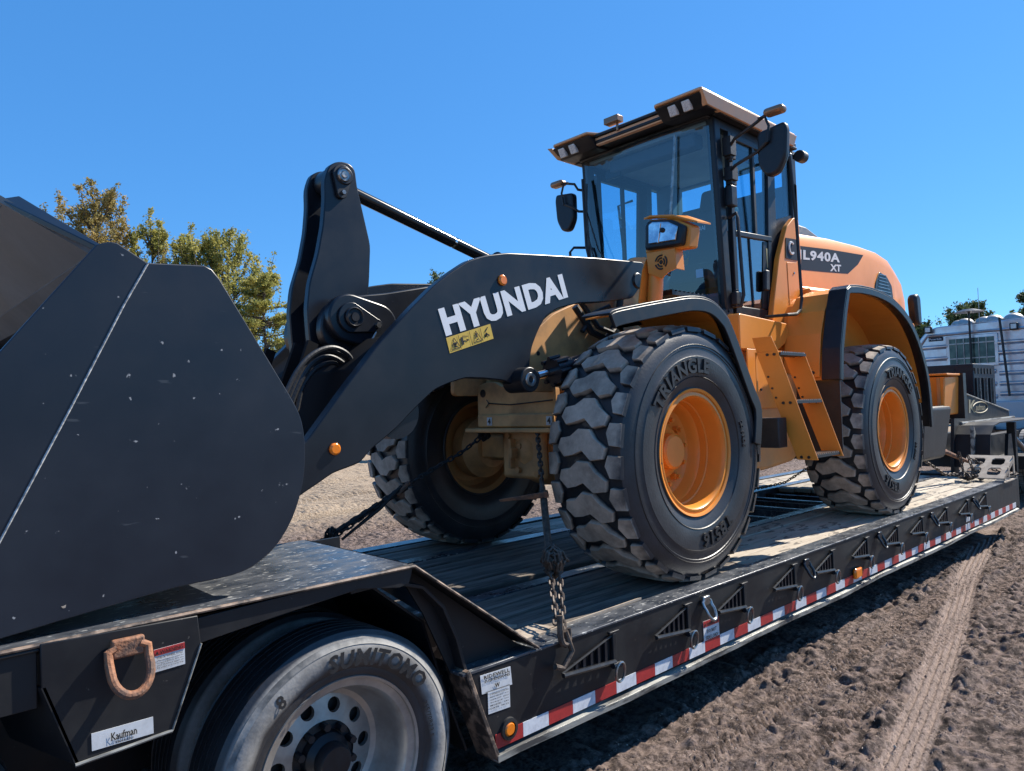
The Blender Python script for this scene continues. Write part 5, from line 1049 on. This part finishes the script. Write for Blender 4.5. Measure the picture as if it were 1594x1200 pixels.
def hook(g, c, d, s=.05):
    c = np.array(c, float); d = np.array(d, float); d /= np.linalg.norm(d); a = np.cross(d, [0, 1, 0]); a /= np.linalg.norm(a)
    g.tube([c-d*s*1.6, c-d*s*.4]+[c+d*s*.9*sin(t)+a*s*.6*(1-cos(t)) for t in np.linspace(0, pi*1.15, 8)], [.014]*6+[.012]*2+[.008]*2, 8); return g
def blob(c, rx, rz, n, yr=None):
    """a bunch of loose loops of chain"""
    out = []
    for k in range(n):
        a = random.uniform(0, pi); ph = random.uniform(-.5, .5); r1 = rx*random.uniform(.6, 1); r2 = rz*random.uniform(.6, 1)
        out.append([(c[0]+r1*cos(t)*cos(a), c[1]+r1*cos(t)*sin(a), c[2]+r2*sin(t)+ph*rz*.3*cos(t)) for t in np.linspace(0, 2*pi, 9)])
    return out
# near chain: from the front frame down to the rail
a = np.array((-.38, -.27, .875)); b = np.array((-1.335, -1.30, .02)); mid = a+(b-a)*.33; kn = a+(b-a)*.72
chA = chain('tie_down_chain', 'rusty chain with a knotted bunch hanging from the loader frame to the near rail', [[a, mid], [kn+(0, 0, -.02), b+np.array((.0, .0, .03))], [kn+(.04, -.02, -.02), b+np.array((.035, -.01, -.03))]]+blob(kn+(.01, -.01, .01), .062, .075, 10)+[[kn+(.05, -.03, .04), kn+(.09, -.04, 0), kn+(.08, -.04, -.07)], [kn+(-.05, .03, .04), kn+(-.06, .03, -.03)]], M['chain'])
g = G().tube([mid-(0, 0, .02), mid+(b-a)*.10, mid+(b-a)*.34], [.016, .020, .018], 8); hook(g, mid+np.array((.0, -.0, -.02)), (b-a), .045); mk('binder_body', g, M['chain'], chA, smooth=True)
lv0 = mid+(b-a)*.10
g = G().ext([lv0+(.02, -.02, .02), lv0+(-.14, .20, .0), lv0+(-.145, .21, .012), lv0+(0, -.02, .055)], (.012, .008, 0)); mk('binder_lever', g, M['rust'], chA, bevel=.003)
g = hook(G(), b+np.array((0, -.02, .02)), (-.1, -.1, -1), .05); g.tube([b+np.array((.03, -.02, .03)), b+np.array((.06, -.03, -.06)), b+np.array((.0, -.03, -.12)), b+np.array((-.05, -.03, -.10))], .013, 8); mk('grab_hook', g, M['chain'], chA, smooth=True)
# far chain: from the axle bracket down to the rear frame
a = np.array((-.35, .28, .845)); b = np.array((-1.95, .30, .14)); m1 = a+(b-a)*.42
chB = chain('tie_down_chain', 'black chain and lever binder stretched from the front axle down behind the bucket', [[a, a+(b-a)*.12+(0, 0, -.02), m1], [m1, b], [m1+(-.05, -.02, -.015), b+(0, -.05, -.03)], [a+(b-a)*.74, a+(b-a)*.75+(0, 0, -.16)], [a+(b-a)*.72, a+(b-a)*.72+(0, 0, .06)]]+blob(a+(0, 0, 0), .04, .03, 2)+blob(a+(b-a)*.73, .04, .03, 3), M['chain_black'])
g = G().tube([m1+(.02, -.01, 0), m1+(b-a)*.30], [.018, .015], 8); g.tube([m1+(b-a)*.02+(0, -.03, .03), m1+(b-a)*.12+(0, -.03, -.02), m1+(b-a)*.28+(0, -.03, -.055)], [.010, .014, .008], 8); mk('binder_body', g, M['chain_black'], chB, smooth=True)
mk('binder_handle', G().tube([m1+(.03, -.02, .03), m1+(-.06, -.02, -.04)], .014, 8), M['rust'], chB)
# chain pile at the front of the deck
chC = chain('tie_down_chain', 'rusty chain heaped on the deck planks behind the rear wheel near the tan step', [[(5.0, -.80, .32), (5.5, -.86, .12), (5.85, -.90, .10)]]+blob((5.95, -.95, .07), .12, .05, 7)+blob((6.2, -1.02, .06), .10, .045, 5)+[[(5.9, -.9, .35), (5.95, -.93, .05)], [(6.05, -.95, .30), (6.1, -1.0, .04)], [(6.15, -.95, .26), (6.4, -1.1, .12), (6.55, -1.25, .05), (6.75, -1.31, .03)], [(6.3, -1.0, .2), (6.25, -1.05, .05)]], M['chain'], 1.15)
mk('binder_lever', G().tube([(5.15, -.70, .45), (5.7, -.82, .36), (6.15, -.92, .22)], [.022, .03, .02], 8), M['rust'], chC, smooth=True)
chD = chain('tie_down_chain', 'short rusty chain on the deck beneath the loader between its wheels', [[(3.7, .62, .03), (4.2, .60, .03), (4.55, .55, .05), (4.9, .40, .22), (4.95, .36, .36)]], M['chain'])

# ================================================================== TRUCK CAB BEHIND THE GOOSENECK
TX = 13.0
TK = thing('semi_truck', (14.5, -.6, GZ), 'silver ribbed aluminium rear of a truck cab with a barred window', 'truck')
def Tp(u, v): p = at(u, v, x=TX); return (p[1], p[2])
ol = [Tp(1433, 640), Tp(1430, 545), Tp(1434, 522), Tp(1448, 508), Tp(1500, 500), Tp(1594, 497)]
yl, yr = ol[0][0], -2.55; zt = 2.42
body = smooth_outline([(yl, .42), (yl, 2.15), (yl-.28, 2.42), (yr+.28, 2.46), (yr, 2.15), (yr, .42)], .22, 4)
mk('body', G().px(body, TX, TX+2.4), M['alubright'], TK, bevel=.02)
# rear frame moulding and ribs
mk('moulding', G().tube([(TX-.01, yl-.06, .6), (TX-.01, yl-.06, 2.05), (TX-.01, yl-.20, 2.24), (TX-.01, yr+.3, 2.27), (TX-.01, yr+.1, 2.05)], .03, 8), M['alubright'], TK, smooth=True)
wy0, wz0 = Tp(1480, 568); wy1, wz1 = Tp(1548, 523)
for (a_, b_, n_, z0_, z1_) in ((yl-.10, wy0+.03, 3, 1.52, 2.0), (wy1-.05, yr+.1, 6, 1.00, 2.0), (yl-.1, wy1, 3, .95, 1.45)):
    for k in range(n_):
        z = z0_+(z1_-z0_)*k/max(1, n_-1); mk('siding_rib', G().ext([(TX-.0, a_, z-.05), (TX-.045, a_, z-.01), (TX-.045, a_, z+.02), (TX, a_, z+.045)], (0, b_-a_, 0)), M['alubright'], TK, bevel=.006)
W_ = mk('window', G().box(TX-.035, TX-.002, wy1-.06, wy0+.06, wz0-.06, wz1+.06), M['alubright'], TK, bevel=.01)
mk('pane', G().box(TX-.040, TX-.036, wy1, wy0, wz0, wz1), mat('dark_window_pane', (.02, .03, .03), .05, c2=(.10, .13, .10), nscale=5), W_)
for k in range(1, 6): y = wy0+(wy1-wy0)*k/6; mk('window_bar', G().cyl((TX-.055, y, wz0), (TX-.055, y, wz1), .010, 6), M['alu'], W_)
for z in (.22, .8): mk('window_bar', G().box(TX-.06, TX-.045, wy1, wy0, wz0+(wz1-wz0)*z-.012, wz0+(wz1-wz0)*z+.012), M['alu'], W_)
p0 = Tp(1446, 532); p1 = Tp(1468, 524)
bd = mk('badge', G().box(TX-.03, TX-.004, p1[0], p0[0], p0[1], p1[1]), M['badge_blue'], TK, bevel=.02); mk('badge_letters', text_quad('Peterbilt', (TX-.032, p0[0]-.02, p0[1]+.02), (0, p1[0]-p0[0]+.04, 0), (0, 0, p1[1]-p0[1]-.04), (-1, 0, 0), .01), M['sticker'], bd)
for uv in ((1447, 514), (1580, 508)): p = Tp(*uv); l_ = mk('work_lamp', G().box(TX-.12, TX-.03, p[0]-.07, p[0]+.07, p[1]-.07, p[1]+.07), M['plastic'], TK, bevel=.02); mk('lamp_glass', G().box(TX-.125, TX-.118, p[0]-.045, p[0]+.045, p[1]-.045, p[1]+.045), M['lamp'], l_)
for (u, r_) in ((1474, .10), (1484, .12), (1515, .12), (1530, .13), (1562, .13)): p = Tp(u, 498); mk('roof_dome', G().ball((TX+.8, p[0], zt+.05), r_*1.3, r_*1.5, r_*1.2, 14, 8), M['alu'], TK, smooth=True)
p = Tp(1512, 498); mk('mast', G().cyl((TX-.15, p[0], 2.2), (TX-.15, p[0], 2.66), .02, 8).lathe([(.001, 0)], (0, 0, 0), 3) if False else G().cyl((TX-.15, p[0], 1.55), (TX-.15, p[0], 2.66), .02, 8).cyl((TX-.15, p[0], 2.64), (TX-.15, p[0], 2.70), .28, 20, .10), M['plastic'], TK)
p = Tp(1560, 500); mk('mast', G().cyl((TX-.2, p[0]-.1, .95), (TX-.2, p[0], 2.48), .022, 8), M['plastic'], TK)
p = at(1522, 448, x=TX+.5); mk('antenna', G().cyl((TX+.5, p[1], 2.4), (TX+.5, p[1], p[2]), .006, 5), M['alu'], TK)
mk('fuel_skirt', G().box(TX-.3, TX+2, yr, yl-1.2, .30, .86).box(TX-.05, TX, yr, yl, .55, .6), mat('pale_grey_panel', (.45, .44, .46), .4, metal=.3), TK, bevel=.03)
mk('chassis', G().box(8.8, 15, -.45, -.30, .05, .38).box(8.8, 15, .30, .45, .05, .38).box(9.5, 13, -1.2, 1.2, -.15, .05), M['trailer'], TK)
def truck_tyre(parent, c):
    w = mk('wheel', G().cyl((c[0], c[1]-.3, c[2]), (c[0], c[1]+.3, c[2]), .28, 24), M['trailer'], parent, origin=c)
    tp = [(.29, -.14), (.33, -.16), (.42, -.17), (.48, -.15), (.50, -.14)]; tp = tp+[(r, -y) for r, y in tp[::-1]]
    for o_ in (-.17, .17): mk('tyre', G().lathe([(r, y+o_) for r, y in tp], c, 60), M['tyre2'], w, smooth=True, origin=c)
    g = G()
    for k in range(46):
        for o_ in (-.17, .17):
            for j in range(4):
                y0 = o_-.135+.070*j; a0 = 2*pi*(k+.12*(j % 2))/46; a1 = a0+2*pi/46*.80; P = []
                for r in (.495, .525):
                    for (aa, yy) in ((a0, y0), (a1, y0), (a1, y0+.058), (a0, y0+.058)): P.append((c[0]+r*cos(aa), c[1]+yy, c[2]+r*sin(aa)))
                g.hexa(P)
    mk('tread_lugs', g, mat('worn_tread', (.24, .22, .20), .8), w, origin=c, kind='stuff'); return w
truck_tyre(TK, (10.7, -.85, -.12)); truck_tyre(TK, (12.1, -.85, -.12))

# ================================================================== TREES
def dirp(u, v, D): d = AF+AR*(u-797)/FPX-AU*(v-600)/FPX; return CAM+d*D
def leaf_mat(name, a, b, tr=.25):
    m = bpy.data.materials.new(name); m.use_nodes = True; t = m.node_tree; N = t.nodes; L = t.links; bs = N['Principled BSDF']; bs.inputs['Roughness'].default_value = .6; bs.inputs['Specular IOR Level'].default_value = .25
    tc = N.new('ShaderNodeTexCoord'); n = N.new('ShaderNodeTexNoise'); n.inputs['Scale'].default_value = 1.1; n.inputs['Detail'].default_value = 9; n.inputs['Roughness'].default_value = .8; L.new(tc.outputs['Object'], n.inputs[0])
    mr = N.new('ShaderNodeMapRange'); L.new(n.outputs[0], mr.inputs[0]); mr.inputs[1].default_value = .38; mr.inputs[2].default_value = .62
    mx = N.new('ShaderNodeMix'); mx.data_type = 'RGBA'; L.new(mr.outputs[0], mx.inputs[0]); mx.inputs[6].default_value = (*a, 1); mx.inputs[7].default_value = (*b, 1); L.new(mx.outputs[2], bs.inputs['Base Color'])
    tl = N.new('ShaderNodeBsdfTranslucent'); L.new(mx.outputs[2], tl.inputs[0]); ms = N.new('ShaderNodeMixShader'); ms.inputs[0].default_value = tr; L.new(bs.outputs[0], ms.inputs[1]); L.new(tl.outputs[0], ms.inputs[2]); L.new(ms.outputs[0], N['Material Output'].inputs[0]); return m
M['leafA'] = leaf_mat('yellowing_leaves', (.46, .33, .11), (.22, .20, .07), .4); M['leafB'] = leaf_mat('olive_needles', (.11, .15, .045), (.55, .48, .13), .45); M['leafC'] = leaf_mat('dark_green_leaves', (.045, .075, .030), (.13, .16, .055))
def tree(name, base, h, R_, leaders, nleaf, lm, label, group, leaf=.10, droop=0, ctop=1.0, clear=.3, seed=1, up=.75):
    rnd = random.Random(seed); T_ = thing(name, tuple(base), label, 'tree', group); base = np.array(base, float)
    g = G(); g.tube([base, base+(.1, 0, h*.3), base+(0, .1, h*.7), base+(0, 0, h*.90)], [.03*h*.5, .022*h*.5, .010*h*.5, .01], 8); tips = []
    for k in range(leaders):
        z0 = h*(clear+(.93-clear)*rnd.random()**.8); a = rnd.uniform(0, 2*pi); rr = R_*(1-.80*((z0/h-clear)/(1-clear))**1.2)*rnd.uniform(.45, 1.05)
        lift = (1.5 if not droop else .25)*up*rnd.uniform(.6, 1.3); p0 = base+(0, 0, z0-rr*.3*up)
        p1 = p0+np.array((cos(a)*rr*.65, sin(a)*rr*.65, rr*.35*lift)); p2 = p0+np.array((cos(a)*rr, sin(a)*rr, rr*lift)); p2[2] = min(p2[2], base[2]+h*rnd.uniform(.90, ctop))
        g.tube([p0, p1, p2], [.035, .022, .006], 5)
        for q in range(12):
            t = rnd.uniform(.25, 1.0); s_ = (p0+(p1-p0)*t*2) if t < .5 else p1+(p2-p1)*(t*2-1); a2 = rnd.uniform(0, 2*pi); l2 = rnd.uniform(.15, .42)*(1.25-t)*R_/1.8
            e = s_+np.array((cos(a2)*l2, sin(a2)*l2, l2*(1.2 if not droop else .25)*rnd.uniform(.4, 1.3))); tips.append((s_, (s_+e)/2, e))
            if q % 3 == 0: g.tube([s_, e], [.010, .004], 4)
        tips += [(p1, (p1+p2)/2, p2)]*3
    mk('trunk', g, M['bark'], T_)
    lg = G(); V = []; F_ = []
    for i in range(nleaf):
        p0, p1, p2 = tips[int(rnd.random()*len(tips))]; t = rnd.random()**.7; c = (p0+(p1-p0)*t*2) if t < .5 else p1+(p2-p1)*(t*2-1)
        c = c+np.array([rnd.gauss(0, 1)*leaf*.42 for _ in range(3)]); s_ = leaf*rnd.uniform(.4, 1.1)
        u_ = np.array([rnd.gauss(0, 1) for _ in range(3)]); u_ /= np.linalg.norm(u_); v_ = np.cross(u_, [rnd.gauss(0, 1) for _ in range(3)]); v_ /= np.linalg.norm(v_)+1e-9
        n = len(V); V += [tuple(c-u_*s_*.5), tuple(c+v_*s_*.28), tuple(c+u_*s_*.5), tuple(c-v_*s_*.28)]; F_.append((n, n+1, n+2, n+3))
    lg.v = V; lg.f = F_; lg.m = [0]*len(F_); mk('crown', lg, lm, T_); return T_
def tree_at(u, v, D, R_, **k):
    p = dirp(u, v, D); base = (p[0], p[1], GZ); return tree(k.pop('name'), base, p[2]-GZ, R_, **k)
LG = 'trees beyond the yard on the left'
tree_at(148, 292, 24, 2.5, name='autumn_tree', leaders=70, nleaf=26000, lm=M['leafA'], label='sparse brownish yellow tree rising above the bucket lip, leftmost tree', group=LG, leaf=.115, clear=.35, seed=3, up=1.3, ctop=1.04)
tree_at(236, 338, 25, 1.9, name='olive_tree', leaders=50, nleaf=15000, lm=M['leafB'], label='narrow pointed olive tree between the brownish tree and the broad conifer', group=LG, leaf=.115, clear=.2, seed=5, up=1.5, ctop=1.03)
tree_at(298, 364, 26, 2.0, name='olive_tree', leaders=56, nleaf=15000, lm=M['leafB'], label='spiky olive tree just above the rounded top corner of the bucket', group=LG, leaf=.115, clear=.2, seed=8, up=1.6, ctop=1.04)
tree_at(356, 358, 26, 2.7, name='conifer_tree', leaders=80, nleaf=28000, lm=M['leafB'], label='tall full olive green tree right of the bucket top corner', group=LG, leaf=.115, clear=.15, seed=13, up=1.2, ctop=1.04)
tree_at(410, 390, 25, 2.7, name='conifer_tree', leaders=80, nleaf=26000, lm=M['leafB'], label='layered conifer with flat yellow green tiers beside the boom lever', group=LG, leaf=.115, clear=.08, seed=21, droop=1, up=.8)
tree_at(455, 520, 30, 2.6, name='conifer_tree', leaders=60, nleaf=26000, lm=M['leafA'], label='lower yellow green tree seen between bucket and boom lever', group=LG, leaf=.15, clear=.05, seed=31, droop=1)
tree_at(690, 418, 42, 2.5, name='broadleaf_tree', leaders=40, nleaf=7000, lm=M['leafC'], label='small green treetop just showing over the hump of the boom', group=None, leaf=.16, seed=41)
RG = 'trees beyond the truck on the right'
tree_at(1425, 500, 40, 1.8, name='broadleaf_tree', leaders=50, nleaf=10000, lm=M['leafC'], label='dark green tree squeezed between loader tail and truck cab', group=RG, leaf=.22, clear=.1, seed=51)
tree_at(1508, 474, 42, 2.6, name='broadleaf_tree', leaders=60, nleaf=14000, lm=M['leafC'], label='green treetop showing above the middle of the truck cab roof', group=RG, leaf=.22, clear=.1, seed=52, up=1.1)
tree_at(1606, 450, 42, 2.2, name='broadleaf_tree', leaders=60, nleaf=16000, lm=M['leafC'], label='taller dark green tree at the right edge above the truck roof', group=RG, leaf=.22, clear=.1, seed=53)
# ================================================================== BARN WITH GREEN ROOF
p = dirp(885, 392, 28); a = dirp(840, 400, 28)
BN = thing('green_roofed_building', (p[0], p[1], GZ), 'low building with a pale green ribbed metal roof behind the loader cab', 'building')
d0 = np.array((p[0]-a[0], p[1]-a[1])); d0 /= np.linalg.norm(d0); n0 = np.array((-d0[1], d0[0])); P0 = np.array((p[0], p[1]))
zr = p[2]; q = [P0-d0*1.2, P0+d0*.9, P0+d0*.9+n0*5, P0-d0*1.2+n0*5]
mk('wall', G().pz([tuple(x_) for x_ in q], GZ, zr-1.0), mat('pale_wall', (.5, .5, .46), .8), BN)
g = G().ext([(*(P0-d0*1.4-n0*.2), zr-1.0), (*(P0+d0*1.1-n0*.2), zr-1.0), (*(P0+d0*1.1+n0*2.5), zr), (*(P0-d0*1.4+n0*2.5), zr)], (0, 0, .05)); rf_ = mk('roof', g, M['greenroof'], BN)
for k in range(9):
    c_ = P0-d0*1.4+d0*2.5*k/8; g = G().ext([(*(c_-n0*.2), zr-.95), (*(c_-n0*.2+d0*.05), zr-.95), (*(c_+n0*2.5+d0*.05), zr+.05), (*(c_+n0*2.5), zr+.05)], (0, 0, .05)); mk('roof_rib', g, M['greenroof'], rf_)
